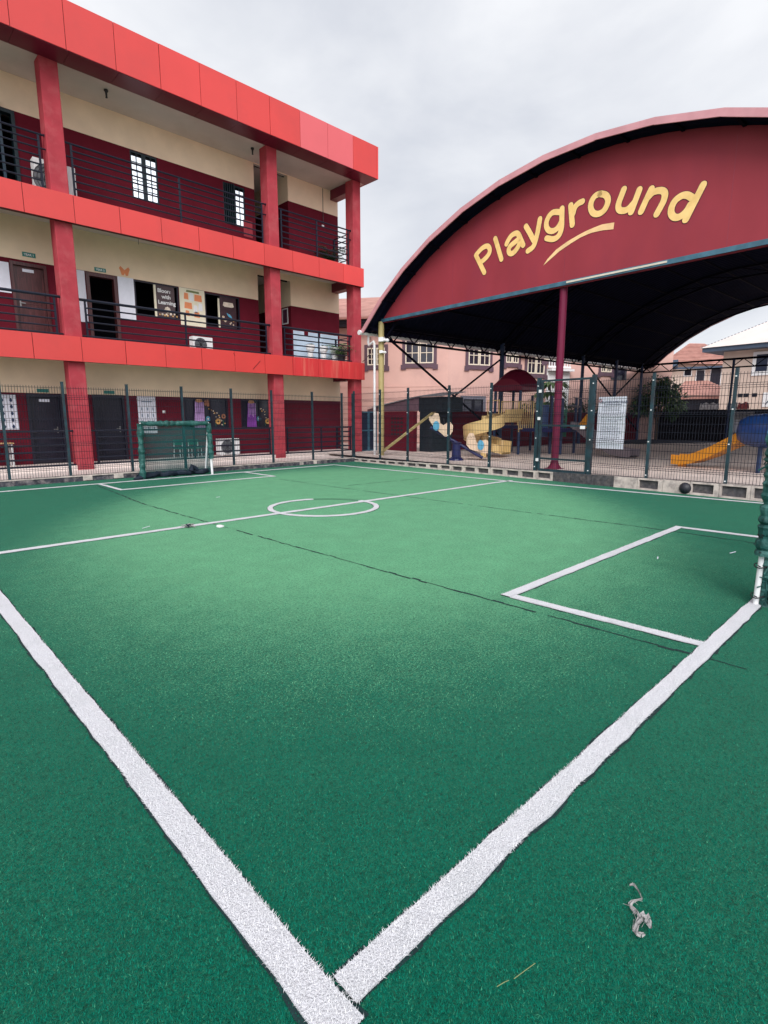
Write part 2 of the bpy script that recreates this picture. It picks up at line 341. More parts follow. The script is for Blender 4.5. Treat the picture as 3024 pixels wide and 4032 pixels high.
pb.inputs['Sheen Weight'].default_value = 0.12; pb.inputs['Sheen Tint'].default_value = (0.5, 0.9, 0.65, 1)
bpn = nd(t, 'ShaderNodeBump'); bpn.inputs['Strength'].default_value = 0.8; bpn.inputs['Distance'].default_value = 0.012
t.links.new(noise(t, OB, 170, 3, 0.7), bpn.inputs['Height']); t.links.new(bpn.outputs[0], pb.inputs['Normal'])
KB = 13.35   # front of the far kerb
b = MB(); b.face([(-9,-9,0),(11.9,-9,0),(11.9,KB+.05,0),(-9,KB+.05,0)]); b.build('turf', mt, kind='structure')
# paving round the pitch
b = MB(); b.box(-9, KB+.1, -.05, 11.72, 16.45, .13)
b.build('tiled_apron', M_TILE, kind='structure')
b = MB(); p = [RW(-.82, -.45), RW(-.82, 22), RW(60, 22), RW(60, -12), RW(-.82, -12)]
b.face([(x, y, .19) for x, y, z in p]); b.build('playground_paving', M_SAND, kind='structure')

# ------------------------------------------------------------------ pitch markings
mw = mat('white_turf', (0.66, 0.66, 0.70), 0.8, 0.10, 90, bump=0.8, bscale=160, spec=0.15, stain=(0.52, 0.54, 0.56), stain_scale=3, stain_amt=0.5)
M_GAP = mat('seam_gap', (0.004, 0.020, 0.022), 0.9, 0.3, 20)
LINES = []      # centre lines for the fibre scatter
def strip(mbw, mbd, pts, wd, z=0.011):
    pts = [np.array(p, float) for p in pts]; n = len(pts)
    L = []; Q = []
    for k, p in enumerate(pts):
        t_ = pts[min(k+1, n-1)]-pts[max(k-1, 0)]; t_ /= np.linalg.norm(t_); nn = np.array((-t_[1], t_[0]))
        L.append((p+nn*(wd/2+wob(.0035)), nn)); Q.append((p-nn*(wd/2+wob(.0035)), nn))
    for k in range(n-1):
        a, bb, c, d = L[k][0], L[k+1][0], Q[k+1][0], Q[k][0]
        mbw.face([(d[0],d[1],z),(c[0],c[1],z),(bb[0],bb[1],z),(a[0],a[1],z)])
        for e0, e1 in ((a, bb), (c, d)): mbw.face([(e0[0],e0[1],z),(e1[0],e1[1],z),(e1[0],e1[1],.004),(e0[0],e0[1],.004)])
        g = [.004+abs(wob(.007)) for _ in range(4)]
        A_, B_, C_, D_ = a+L[k][1]*g[0], bb+L[k+1][1]*g[1], c-Q[k+1][1]*g[2], d-Q[k][1]*g[3]
        mbd.face([(q[0], q[1], .004) for q in (D_, C_, B_, A_)])
def seg(p, q, step=0.12):
    p = np.array(p, float); q = np.array(q, float); n = max(2, int(np.linalg.norm(q-p)/step)); return [p+(q-p)*k/n for k in range(n+1)]
W, L_ = 10.4, 12.45; bw = .095
mk, gp = MB(), MB()
for p, q, wd in [((-.048,-.13),(-.048,9.0),.10), ((-.048,9.0),(0,L_+.05),.10), ((.015,-.045),(6,-.045),.092), ((6,-.045),(12,-.045),.09),
              ((.05,6.27),(4.02,6.27),bw), ((4.02,6.27),(5.75,6.27),bw), ((5.75,6.27),(10.55,6.27),bw),
              ((-.05,12.36),(W-.1,12.75),.09), ((10.82,-1),(10.38,6),.075), ((10.38,6),(10.27,12.8),.08),
              ((3.17,0.0),(3.11,1.44),.085), ((3.07,1.48),(7.37,1.48),.092), ((7.33,1.43),(7.4,0.0),.085),
              ((3.14,12.43),(3.14,11.06),.075), ((3.1,11.02),(6.99,11.11),.085), ((6.95,11.15),(6.95,12.56),.075)]:
    strip(mk, gp, seg(p, q), wd); LINES.append((p, q, wd))
strip(mk, gp, [(4.86+.9*cos(2*pi*k/72), 6.3+.9*sin(2*pi*k/72)) for k in range(13, 74)], .085, .0125)
mk.build('white_pitch_lines', mw, kind='structure')
def seam(pts, wmax):
    pp = []
    for p, q in zip(pts[:-1], pts[1:]): pp += seg(p, q, .1)
    for k in range(len(pp)-1):
        if random.random() < .10: continue
        wd = 1.45*wmax*(.35+.9*random.random()); p, q = pp[k], pp[k+1]; t_ = (q-p)/np.linalg.norm(q-p); nn = np.array((-t_[1], t_[0]))
        o_ = nn*wob(.006)
        gp.face([(x[0], x[1], .0035) for x in (p-nn*wd/2+o_, q-nn*wd/2+o_, q+nn*wd/2+o_, p+nn*wd/2+o_)])
seam([(2.98,-.7),(2.95,.1),(2.86,3),(2.80,5.77),(2.76,8.68),(2.9,10.6),(3.02,12.3)], .017)
seam([(6.96,.2),(6.98,1.6),(6.84,4.43),(6.70,8),(6.68,10.44)], .018)
seam([(7.07,8.28),(9.26,8.11)], .02)
seam([(-.9,4.5),(-.9,-.2)], .010)
cp_ = [np.array((4.86+.9*cos(2*pi*k/72), 6.3+.9*sin(2*pi*k/72))) for k in range(1, 14)]
for p, q in zip(cp_[:-1], cp_[1:]):
    t_ = (q-p)/np.linalg.norm(q-p); nn = np.array((-t_[1], t_[0]))
    for o_ in (-.05, .045): gp.face([(*(x+nn*o_+nn*f), .0036) for x, f in ((p, -.010), (q, -.010), (q, .010), (p, .010))])
gp.build('turf_seams', M_GAP, kind='structure')
# turf fibres near the camera: real blades, random hue per blade
CX, CY = -0.74, -0.97
def blades(name, P, h, wd, m, lean=1.0, z0=0.0):
    n = len(P); az = rng.uniform(0, 2*pi, n); ln_ = np.clip(rng.normal(.9, .28, n), .2, 1.45)*lean; hh = h*rng.uniform(.6, 1.15, n)
    d = np.stack([np.cos(az), np.sin(az)], 1); sd = np.stack([-d[:, 1], d[:, 0]], 1); ww = wd*rng.uniform(.6, 1.2, n)
    V = np.zeros((n, 3, 3)); V[:, 0, :2] = P-sd*ww[:, None]/2; V[:, 1, :2] = P+sd*ww[:, None]/2; V[:, :2, 2] = z0
    V[:, 2, :2] = P+d*(hh*np.sin(ln_))[:, None]; V[:, 2, 2] = z0+hh*np.cos(ln_)
    me = bpy.data.meshes.new(name); me.vertices.add(3*n); me.vertices.foreach_set('co', V.ravel())
    me.loops.add(3*n); me.loops.foreach_set('vertex_index', np.arange(3*n)); me.polygons.add(n)
    me.polygons.foreach_set('loop_start', np.arange(n)*3); me.materials.append(m); me.update(); me.validate()
    o = bpy.data.objects.new(name, me); COL.objects.link(o); o['kind'] = 'stuff'; return o
mg = blade_mat('turf_blade', (0.0, 0.065, 0.044), (0.0, 0.120, 0.078), (0.002, 0.20, 0.13), 0.85)
t = mg.node_tree; cg = nd(t, 'ShaderNodeTexCoord'); gg = nd(t, 'ShaderNodeNewGeometry')
w1 = ramp(t, gg.outputs['Random Per Island'], 0.0, (0.025, 0.17, 0.090), 1.0, (0.20, 0.56, 0.31))
src = [n for n in t.nodes if n.type == 'VALTORGB'][0].outputs[0]
fr_ = nd(t, 'ShaderNodeMath', operation='MULTIPLY'); t.links.new(gg.outputs['Random Per Island'], fr_.inputs[0]); fr_.inputs[1].default_value = 37.7
fr2 = nd(t, 'ShaderNodeMath', operation='FRACT'); t.links.new(fr_.outputs[0], fr2.inputs[0])
t.links.new(mixc(t, fleck(t, vignette_mask(t, cg.outputs['Object']), fr2.outputs[0], .08), src, w1), t.nodes['Principled BSDF'].inputs['Base Color'])  # blades carry the same painted vignette as the turf below
mwb = blade_mat('white_blade', (0.60, 0.60, 0.62), (0.69, 0.69, 0.71), (0.78, 0.78, 0.80), 0.7)
rr = np.sqrt(rng.uniform(.9**2, 1, 1)); N = 500000
dist = np.exp(rng.uniform(np.log(.55), np.log(6.5), N)); ang = .8024+rng.uniform(-.72, .72, N)
P = np.stack([CX+dist*np.cos(ang), CY+dist*np.sin(ang)], 1)
keep = np.ones(N, bool)
for p, q, wd in LINES:
    p = np.array(p); q = np.array(q); t_ = (q-p)/np.linalg.norm(q-p); r_ = P-p; s_ = r_@t_; dd = np.abs(r_@np.array((-t_[1], t_[0])))
    keep &= ~((dd < wd/2+.004) & (s_ > 0) & (s_ < np.linalg.norm(q-p)))
P = P[keep]
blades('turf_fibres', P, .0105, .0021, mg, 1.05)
WP = []
for p, q, wd in LINES:
    p = np.array(p); q = np.array(q); Ln = np.linalg.norm(q-p); t_ = (q-p)/Ln; nn = np.array((-t_[1], t_[0]))
    for a in np.arange(0, Ln, .05):
        c = p+t_*a; d = math.hypot(c[0]-CX, c[1]-CY)
        if d > 7.5: continue
        k = int(min(420, 900/d**1.5)); u = rng.uniform(-.5, .5, k); u = np.sign(u)*np.abs(2*u)**.8/2
        WP.append(c+t_*rng.uniform(0, .05, k)[:, None]+nn*(u*wd)[:, None])
blades('line_fibres', np.concatenate(WP), .015, .0026, mwb, 1.05, .008)

# ------------------------------------------------------------------ kerbs
kl = MB(); x = -6.0
while x < 11.7:
    ln_ = random.uniform(.35, .6); kl.box(x, KB+wob(.006), -.03, min(x+ln_-.008, 11.7), KB+.14, .118+wob(.006), 0); x += ln_
kl.box(-6, KB+.012, -.03, 11.7, KB+.13, .11, 0)
x = -6
while x < 11.6:
    ln_ = random.uniform(.5, 1.0); kl.box(x, KB-.012, .119, min(x+ln_-.01, 11.7), KB+.15, .14+wob(.003), 1); x += ln_
for xx in (3.05, 3.75, 9.35, 9.9): kl.box(xx, KB-.03, .02, xx+random.uniform(.1, .22), KB, .125, 1)
o = kl.build('low_wall', [M_KERBD, M_KERB]); tag(o, 'low blackened block kerb under the fence in front of the school corridor', 'low wall')
kr = thing('low_wall', 'low kerb of hollow concrete blocks with dark cavities beside the playground', 'low wall', RW(0, 0), -RA)
def kz(v): return .125+.0125*max(0, v)
def KU(v): return -.95 - .005*v
v = -.45; kb = MB(); kc = MB(); k = 0
while v < 14.5:
    ln_ = .47 if v < 8 else .52; z1 = kz(v)+.0; u0 = KU(v)
    dark = 7.3 < v < 8.9
    # local x = u, local y = -v
    y1, y0 = -v, -(v+ln_-.008)
    if dark: kb.box(u0, y0, -.03, u0+.15, y1, z1, 1)
    else:
        kb.box(u0+.05, y0, -.03, u0+.15, y1, z1-.001, 1)
        rim = .05+.02*random.random(); a = y0+rim; c = y1-rim; zb = .028+.02*random.random(); zt = z1-.034; a = y0+.028+.02*random.random(); c = y1-.028-.02*random.random()
        kb.box(u0, y0, -.03, u0+.05, a, z1, 0); kb.box(u0, c, -.03, u0+.05, y1, z1, 0)
        if random.random() < .85:
            kb.box(u0, a, -.03, u0+.05, c, zb, 0); kb.box(u0, a, zt, u0+.05, c, z1, 0)
            kb.box(u0+.0, a, zb, u0+.035, a+.02+.03*random.random(), zt, 0)
        else: kb.box(u0, a, -.03, u0+.05, c, z1, 0)
    v += ln_
kb.build('blocks', [M_KERB, mat('block_cavity_mortar', (.06, .058, .065), .9, .4, 14, bump=.6, bscale=60, stain=(.16, .14, .13), stain_scale=8, stain_amt=.6)], kr)

# ------------------------------------------------------------------ school building
sb = thing('school_building', 'three storey school block with red cladding bands, maroon columns and open corridors', 'building', (0, 15.05, 0.13))
SO = (0, -15.05, -.13)
def sbuild(mb, name, mats, parent=sb, **k): return mb.build(name, mats, parent, off=SO, **k)
XL, XR, YW = -6.0, 13.58, 16.4
def fascia(name, z0, z1, yf, yb, x1, j0, pitch, special=None, ret=20.0):
    m = MB(); m.box(XL, yf+.02, z0+.006, x1-.02, yb, z1-.006, 1)
    k = -int((j0-XL)/pitch)-1; xs = []
    while j0+k*pitch < x1: xs.append(j0+k*pitch); k += 1
    xs = [x for x in xs if x > XL]+[x1]
    for a, c in zip([XL]+xs[:-1], xs):
        sl_ = 0
        if special: sl_ = special((a+c)/2)
        g = .007; dy = wob(.0025)
        m.box(a+g, yf+dy, z0, c-(g if c < x1 else 0), yf+.02+dy, z1, sl_)
    m.box(x1-.02, yf+.021, z0, x1, ret, z1, 0)
    m.box(XL, yf+.021, z1-.005, x1-.021, yb, z1+.002, 0)
    sbuild(m, name, [M_FASCIA, M_JOINT, M_FASCIA_P, M_FASCIA_D])
fascia('roof_fascia', 9.95, 11.0, 14.41, 14.75, 13.85, 2.743, 1.1017, lambda x: 2 if 10.6 < x < 12.7 else 0, 22)
fascia('floor_fascia', 6.31, 6.96, 14.90, 15.08, 13.56, 2.755, 1.0905, None, 16.6)
fascia('floor_fascia', 2.94, 3.56, 14.90, 15.08, 13.57, 2.636, 1.0905, lambda x: 3 if x > 10.2 else 0, 16.6)
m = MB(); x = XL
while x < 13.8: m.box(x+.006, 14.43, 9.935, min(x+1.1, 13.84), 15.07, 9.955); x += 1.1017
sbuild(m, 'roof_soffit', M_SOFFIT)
m = MB(); m.box(XL, 14.76, 9.96, 13.8, 23, 10.9); m.box(XL, 15.08, 6.62, 13.54, 23, 6.94); m.box(XL, 15.08, 3.24, 13.54, 23, 3.54)
m.box(XL, 14.93, 6.325, 13.54, 15.08, 6.9); m.box(XL, 14.93, 2.955, 13.54, 15.08, 3.5)
sbuild(m, 'floor_slab', M_CEIL)
m = MB(); m.box(XL, 15.10, 0, 13.5, YW+.1, .245); sbuild(m, 'corridor_floor', M_TILE)
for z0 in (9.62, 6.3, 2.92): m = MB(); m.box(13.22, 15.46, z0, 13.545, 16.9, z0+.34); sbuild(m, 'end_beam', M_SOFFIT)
for xa, xb in ((-2.83, -2.43), (3.41, 3.81), (9.60, 9.98), (13.18, 13.55)):
    m = MB()
    for z0, z1 in ((.10, 3.1), (3.5, 6.5), (6.9, 9.97)):
        bz = .012; poly = [(xa+bz, 15.05), (xb-bz, 15.05), (xb, 15.05+bz), (xb, 15.46), (xa, 15.46), (xa, 15.05+bz)]
        m.prism(poly, lambda a, c, d, z0=z0: (a, c, z0+d), z1-z0)
    o = sbuild(m, 'column', M_COLUMN)
    # normals fixed by renderer: closed prism
def wall(z0, dz, z1, openings, x0=XL, x1=XR):
    m = MB(); xs = sorted({x0, x1}|{o[0] for o in openings}|{o[1] for o in openings}); zs = sorted({z0, dz, z1}|{o[2] for o in openings}|{o[3] for o in openings})
    for a, c in zip(xs[:-1], xs[1:]):
        for e0, e1 in zip(zs[:-1], zs[1:]):
            xm, zm = (a+c)/2, (e0+e1)/2
            if any(o[0] < xm < o[1] and o[2] < zm < o[3] for o in openings): continue
            m.face([(a, YW, e0), (c, YW, e0), (c, YW, e1), (a, YW, e1)], 0 if zm > dz else 1)
            m.face([(a, YW+.2, e1), (c, YW+.2, e1), (c, YW+.2, e0), (a, YW+.2, e0)], 2)
    for o in openings:
        if len(o) > 4: continue
        a, c, e0, e1 = o
        for q in ([(a,e0),(a,e1)], [(c,e1),(c,e0)], [(a,e1),(c,e1)], [(c,e0),(a,e0)]):
            (xa, za), (xb, zb) = q; m.face([(xa,YW,za),(xa,YW+.2,za),(xb,YW+.2,zb),(xb,YW,zb)], 1)
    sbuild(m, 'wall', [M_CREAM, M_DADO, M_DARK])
Z1_, Z2_, Z3_ = .245, 3.545, 6.945
D1, D2, D3 = 2.165, 5.56, 9.12
rec = lambda z0, z1: (9.94, 11.3, z0, z1, 1)
G_OPEN = [(2.66,3.52,Z1_,2.15),(4.30,5.18,Z1_,2.17),(7.02,8.58,1.15,2.155),(9.07,10.29,1.15,2.155)]
F2_OPEN = [(2.62,3.45,Z2_,5.50),(4.41,5.24,Z2_,5.54),(5.72,7.07,4.55,5.555),(7.94,9.2,4.46,5.53), rec(Z2_, 6.40)]
F3_OPEN = [(2.1,3.08,Z3_,9.10),(5.88,6.66,7.82,9.11),(8.78,9.57,7.8,9.06), rec(Z3_, 9.93)]
wall(Z1_-.1, D1, 3.24, G_OPEN); wall(Z2_, D2, 6.62, F2_OPEN); wall(Z3_, D3, 9.96, F3_OPEN)
# stair recess side walls and shell
m = MB()
for z0, dz, z1 in ((Z2_, D2, 6.6), (Z3_, D3, 9.96)):
    m.face([(11.3, 19, z0), (11.3, YW, z0), (11.3, YW, dz), (11.3, 19, dz)], 1); m.face([(11.3, 19, dz), (11.3, YW, dz), (11.3, YW, z1), (11.3, 19, z1)], 0)
    m.face([(9.94, YW, z0), (9.94, 19, z0), (9.94, 19, z1), (9.94, YW, z1)], 2)
    m.face([(9.94, 18.99, z0), (11.3, 18.99, z0), (11.3, 18.99, z1), (9.94, 18.99, z1)], 2)
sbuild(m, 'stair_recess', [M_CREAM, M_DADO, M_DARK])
m = MB(); m.box(XR-.02, YW+.003, 0, XR, 22, 9.95, 0); m.box(XL, 22, 0, XR, 22.2, 9.95, 0); m.box(XL-.1, YW, 0, XL, 22, 9.95, 0)
for xx in (4.0, 9.7, 11.6): m.box(xx, YW+.21, 0, xx+.1, 21.9, 9.9, 1)
m.box(XL, 18.8, 0, XR-.05, 18.9, 9.9, 1)
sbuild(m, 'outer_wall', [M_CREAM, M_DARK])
# doors
def panel_door(x0, x1, z0, z1, mm, y, plate=True, handle_side=0, sub=True, arch=True):
    fr = MB()
    for a, c in ((x0, x0+.07), (x1-.07, x1)): fr.box(a, y-.03, z0, c, y+.14, z1)
    fr.box(x0+.07, y-.028, z1-.08, x1-.07, y+.138, z1)
    f_ = sbuild(fr, 'door_frame', M_DOORD if mm is M_DOORD else M_WOOD)
    d = MB(); xa, xb = x0+.075, x1-.075; zt = z1-.085
    d.box(xa, y+.06, z0+.01, xb, y+.10, zt)
    cx = (xa+xb)/2; hw = (xb-xa)/2-.12
    for pz0, pz1, ar in ((z0+.15, z0+(zt-z0)*.42, False), (z0+(zt-z0)*.50, zt-.28, arch)):
        poly = [(cx-hw, pz0), (cx+hw, pz0), (cx+hw, pz1)]
        if ar: poly += [(cx+hw*cos(pi*k/8), pz1+.10*sin(pi*k/8)) for k in range(1, 8)]
        poly += [(cx-hw, pz1)]
        d.prism(poly, lambda a, c, e: (a, y+.06-e, c), .012)
        inn = [(cx+(a-cx)*.80, (pz0+pz1)/2+(c-(pz0+pz1)/2)*.86) for a, c in poly]
        d.prism(inn, lambda a, c, e: (a, y+.048-e, c), .012)
    dd = sbuild(d, 'door', mm, f_) if False else sbuild(d, 'door', mm)
    h = MB(); hx = xa+.09 if handle_side == 0 else xb-.09; hz = z0+.92
    h.box(hx-.016, y+.042, hz-.08, hx+.016, y+.06, hz+.09); s_ = 1 if handle_side == 0 else -1
    h.bar((hx, y+.015, hz+.02), (hx+s_*.11, y+.012, hz+.02), .02)
    sbuild(h, 'handle', mat('nickel', (.30, .29, .29), .35, .05, metal=.6), dd)
    if plate:
        p_ = MB(); p_.box(cx-.13, y+.052, zt-.13, cx+.13, y+.06, zt-.055); sbuild(p_, 'nameplate', M_PAPER, dd)
    return dd
panel_door(2.62, 3.45, Z2_, 5.50, M_WOOD, YW)
panel_door(2.66, 3.52, Z1_, 2.15, M_DOORD, YW, True, 1)
panel_door(4.30, 5.18, Z1_, 2.17, M_DOORD, YW, False, 1, arch=False)
# open doorway frame (second floor) and the barred opening on the top floor
m = MB()
for a, c in ((4.41, 4.50), (5.15, 5.24)): m.box(a, YW-.03, Z2_, c, YW+.16, 5.54)
m.box(4.50, YW-.028, 5.45, 5.15, YW+.158, 5.54); sbuild(m, 'door_frame', M_WOOD)
m = MB()
for a, c in ((2.1, 2.18), (3.0, 3.08)): m.box(a, YW-.03, Z3_, c, YW+.16, 9.10)
m.box(2.18, YW-.028, 9.02, 3.0, YW+.158, 9.10); sbuild(m, 'door_frame', M_WINGR)
m = MB(); m.box(2.70, YW-.10, Z3_+.3, 2.76, YW-.04, 9.24); m.box(2.12, YW-.10, Z3_+.3, 2.17, YW-.04, 9.05)
for zz in (7.3, 8.6): m.box(2.17, YW-.09, zz, 2.70, YW-.05, zz+.05)
sbuild(m, 'security_gate', M_FENCE)
# top floor casements with pale panes
for x0, x1, z0, z1, half in ((5.88, 6.66, 7.82, 9.11, 0), (8.78, 9.57, 7.80, 9.06, 1)):
    f_ = MB(); f_.box(x0, YW+.02, z0, x0+.04, YW+.1, z1); f_.box(x1-.04, YW+.02, z0, x1, YW+.1, z1); f_.box(x0+.04, YW+.02, z1-.05, x1-.04, YW+.1, z1); f_.box(x0+.04, YW+.02, z0, x1-.04, YW+.1, z0+.05)
    xm = (x0+x1)/2; f_.box(xm-.06, YW+.018, z0+.05, xm+.06, YW+.098, z1-.05)
    leaves = ((x0+.04, xm-.06), (xm+.06, x1-.04)) if not half else ((xm+.06, x1-.04),)
    nz_ = 5 if not half else 6
    for a, c in leaves:
        mm = (a+c)/2; f_.box(mm-.012, YW+.03, z0+.05, mm+.012, YW+.07, z1-.05)
        for k in range(1, nz_): zz = z0+.05+(z1-z0-.1)*k/nz_; f_.box(a, YW+.032, zz-.011, c, YW+.068, zz+.011)
    if half:
        for k in range(5): f_.box(x0+.06+k*.062, YW-.01-.03*k, z0+.03, x0+.085+k*.062, YW+.02, z1-.02)
    wo_ = sbuild(f_, 'window', M_WINGR)
    for a, c in leaves:
        p_ = MB(); p_.box(a-.004, YW+.052, z0+.05, c+.004, YW+.058, z1-.13); sbuild(p_, 'pane', M_PANEGLOW, wo_)
# second floor sliding windows with decorated panels
def slide_window(x0, x1, z0, z1, px0, mm, curtain=True):
    f_ = MB(); fr = .045
    f_.box(x0, YW+.01, z0, x0+fr, YW+.09, z1); f_.box(x1-fr, YW+.01, z0, x1, YW+.09, z1); f_.box(x0+fr, YW+.01, z1-fr, x1-fr, YW+.09, z1); f_.box(x0+fr, YW+.01, z0, x1-fr, YW+.09, z0+fr)
    wn_ = sbuild(f_, 'window', M_DOORD)
    p_ = MB(); p_.box(px0, YW+.03, z0+fr, x1-fr-.08, YW+.05, z1-fr); pn = sbuild(p_, 'pane', mm, wn_)
    return wn_, pn
wa, pa = slide_window(5.72, 7.07, 4.55, 5.555, 6.38, M_BROWNP)
m = MB(); m.box(6.30, YW+.0, 4.57, 6.36, YW+.04, 5.50); sbuild(m, 'curtain_edge', M_CHART, wa)
for k, s_ in enumerate(('Bloom', 'with', 'Learning')):
    text('lettering', s_, .158, M_WHITE, wa, (6.42+(.12 if k == 1 else 0), YW+.028-15.05, 5.31-k*.17-.13), bold=.004)
def petals(mb, cx, cz, r, y, m=0, mc=0, n=8):
    for k in range(n):
        a = 2*pi*k/n; c = (cx+r*.62*cos(a), cz+r*.62*sin(a))
        mb.prism([(c[0]+r*.38*cos(2*pi*j/8), c[1]+r*.38*sin(2*pi*j/8)) for j in range(8)], lambda p, q, d, k=k: (p, y-d-.0006*k, q), .002, m)
    mb.prism([(cx+r*.35*cos(2*pi*j/10), cz+r*.35*sin(2*pi*j/10)) for j in range(10)], lambda p, q, d: (p, y-d-.007, q), .003, mc)
def flower(par, cx, cz, r, y, m_, mc, n=8):
    m = MB(); petals(m, cx, cz, r, y, 0, 1, n); sbuild(m, 'paper_flower', [m_, mc], par)
flower(wa, 6.70, 4.81, .10, YW+.028, M_PFLOWER, M_PFLOWER)
for k in range(9):
    flower(wa, 6.46+.065*k+wob(.01), 4.66+.05*random.random()*(1 if k % 2 else -.5), random.uniform(.025, .045), YW+.02-.0085*(k % 2), M_PFLOWER if k % 2 else M_FLOWER, M_PFLOWER, 6)
wa, pa = slide_window(7.94, 9.2, 4.46, 5.53, 8.48, mat('dark_brown_board', (.045, .02, .028), .45, .3, 5))
m = MB(); m.box(8.40, YW+.0, 4.48, 8.45, YW+.04, 5.40); sbuild(m, 'curtain_edge', M_CHART, wa)
m = MB(); m.prism([(8.62, 5.32), (8.95, 5.32), (8.99, 5.20), (8.93, 5.17), (8.65, 5.17), (8.58, 5.21)], lambda p, q, d: (p, YW+.028-d, q), .004); sbuild(m, 'paper_banner', M_PFLOWER, wa)
for k in range(11): flower(wa, random.uniform(8.55, 8.98), random.uniform(4.6, 5.0), random.uniform(.02, .04), YW+.028-.0012*k, random.choice((M_PFLOWER, M_FLOWER)), M_FLOWER, 6)
m = MB(); m.prism([(8.70, 4.98), (8.86, 4.90), (8.90, 4.82), (8.78, 4.85), (8.72, 4.92)], lambda p, q, d: (p, YW+.006-d, q), .004); sbuild(m, 'paper_bird', M_SKYB, wa)
# ground floor windows with stickers
for x0, x1, cx0 in ((7.02, 8.58, 7.35), (9.07, 10.29, 9.30)):
    f_ = MB(); z0, z1 = 1.15, 2.155
    for a in (x0, x1-.045, (x0+x1)/2+.12): f_.box(a, YW+.01, z0, a+.045, YW+.06, z1)
    f_.box(x0+.045, YW+.012, z0, x1-.045, YW+.058, z0+.05); f_.box(x0+.045, YW+.012, z1-.05, x1-.045, YW+.058, z1)
    wn_ = sbuild(f_, 'window', M_DOORD)
    p_ = MB(); p_.box(x0+.03, YW+.07, z0+.02, x1-.03, YW+.075, z1-.02); sbuild(p_, 'pane', M_GLASSD, wn_)
    c_ = MB(); pts = [(cx0+.36*k/24, YW-.01+.018*sin(k*1.57)) for k in range(25)]
    for (xa, ya), (xb, yb) in zip(pts[:-1], pts[1:]):
        c_.face([(cx0+.18+(xa-cx0-.18)*1.1, ya, z0+.03), (cx0+.18+(xb-cx0-.18)*1.1, yb, z0+.03), (cx0+.18+(xb-cx0-.18)*.75, yb, z1-.12), (cx0+.18+(xa-cx0-.18)*.75, ya, z1-.12)], 1 if k % 5 == 0 else 0)
    for k in range(7): a = cx0+.05+.045*k; c_.box(a, YW-.05, z1-.62+.1*random.random(), a+.01, YW-.035, z1-.14, 1)
    c_.sphere((cx0+.18, YW-.02, z1-.10), .075, 8, 2, (1.6, .5, .9))
    sbuild(c_, 'curtain', [M_PURPLE, mat('lilac_curtain', (.52, .34, .62), .7, .2, 8), mat('orange_bow', (.5, .25, .12), .7, .2, 8)], wn_)
    y = YW+.066; RF = mat('rust_flower', (.34, .14, .08), .7, .2)
    for k in range(16): flower(wn_, min(cx0+.55+.035*k+wob(.03), x1-.08), 1.86-.035*k+wob(.05), random.uniform(.018, .032), y-.001*k, M_PFLOWER if k % 3 else M_FLOWER, M_FLOWER, 5)
    flower(wn_, cx0+.86, 1.38, .10, y-.02, M_FLOWER, M_BLACK, 9)
    if cx0 < 8: flower(wn_, cx0+1.07, 1.55, .09, y-.02, RF, M_BLACK, 8); flower(wn_, cx0+.5, 2.0, .13, y-.02, RF, RF, 5)
    flower(wn_, cx0+.50, 1.47, .09, y-.02, M_CYAN, M_WHITE, 8)
    for k in range(3):
        st_ = MB(); st_.box(cx0+.50+.28*k-.008, y-.004, 1.18, cx0+.50+.28*k+.008, y-.002, 1.42); sbuild(st_, 'paper_stem', M_PGREEN, wn_)
# railings
def railing(x0, x1, z0, zs, posts, y=15.2, top_r=.024, ends=None):
    m = MB()
    for k, z in enumerate(zs):
        full = k == 0 or (ends and k in ends)
        a, c = (x0, x1) if full else (posts[0], posts[-1])
        m.tube([(a, y, z), (c, y, z)], top_r if k == 0 else .021, 8)
    for p_ in posts: m.bar((p_, y, z0), (p_, y, zs[0]), .048, .03, up=(0, 1, 0))
    for xe in (x0, x1):
        m.box(xe-(.0 if xe == x0 else .012), y-.03, zs[0]-.03, xe+(.012 if xe == x0 else 0), y+.03, zs[0]+.03)
    sbuild(m, 'railing', M_RAIL)
top = [8.255, 8.10, 7.945, 7.77, 7.58, 7.40, 7.22]; mid = [4.54, 4.345, 4.175, 3.99, 3.81, 3.63]; gr = [1.16, .985, .80, .625, .445, .27]
for a, c, ps in ((-2.43, 3.41, (-2.3, .5, 3.27)), (3.81, 9.60, (3.98, 6.75, 9.45)), (9.98, 13.18, (10.17, 11.63, 13.06))):
    railing(a, c, 6.965, top, ps, top_r=.026, ends=(2,))
    ps2 = ps if a != 3.81 else (3.98, 6.69, 9.45)
    railing(a, c, 3.565, mid, ps2, top_r=.036, ends=(5,))
    railing(a, c, .15, gr, (ps[0], ps[1] if a != 9.98 else 11.66, ps[2]), top_r=.026, ends=(5,))
for zs_, zb_ in (((8.25, 8.05, 7.85, 7.6, 7.35, 7.15), 6.96), ((4.53, 4.35, 4.15, 3.95, 3.8, 3.65), 3.56), ((1.12, .95, .78, .6, .42, .27), .24)):
    m = MB()
    for zz in zs_: m.tube([(13.36, 15.46, zz), (13.36, 16.36, zz)], .018, 6)
    m.box(13.33, 16.35, zb_, 13.39, 16.4, zs_[0]+.01); sbuild(m, 'side_railing', M_RAIL)
for xx, yy in ((5.03, 15.46), (9.40, 15.54)):
    m = MB(); m.lathe([(.001, 0), (.05, 0), (.055, -.03), (.03, -.06), (.022, -.16), (.03, -.19), (.001, -.2)], (xx, yy, 9.955), 10); sbuild(m, 'lamp_holder', M_BLACK, smooth=True)
m = MB(); m.tube([(12.86, YW-.01, 9.93), (12.86, YW-.01, 8.70)], .011, 5); m.tube([(5.6, 15.5, 6.6), (5.6, 15.5, 6.3)], .006, 5); sbuild(m, 'conduit', M_BROWNP)
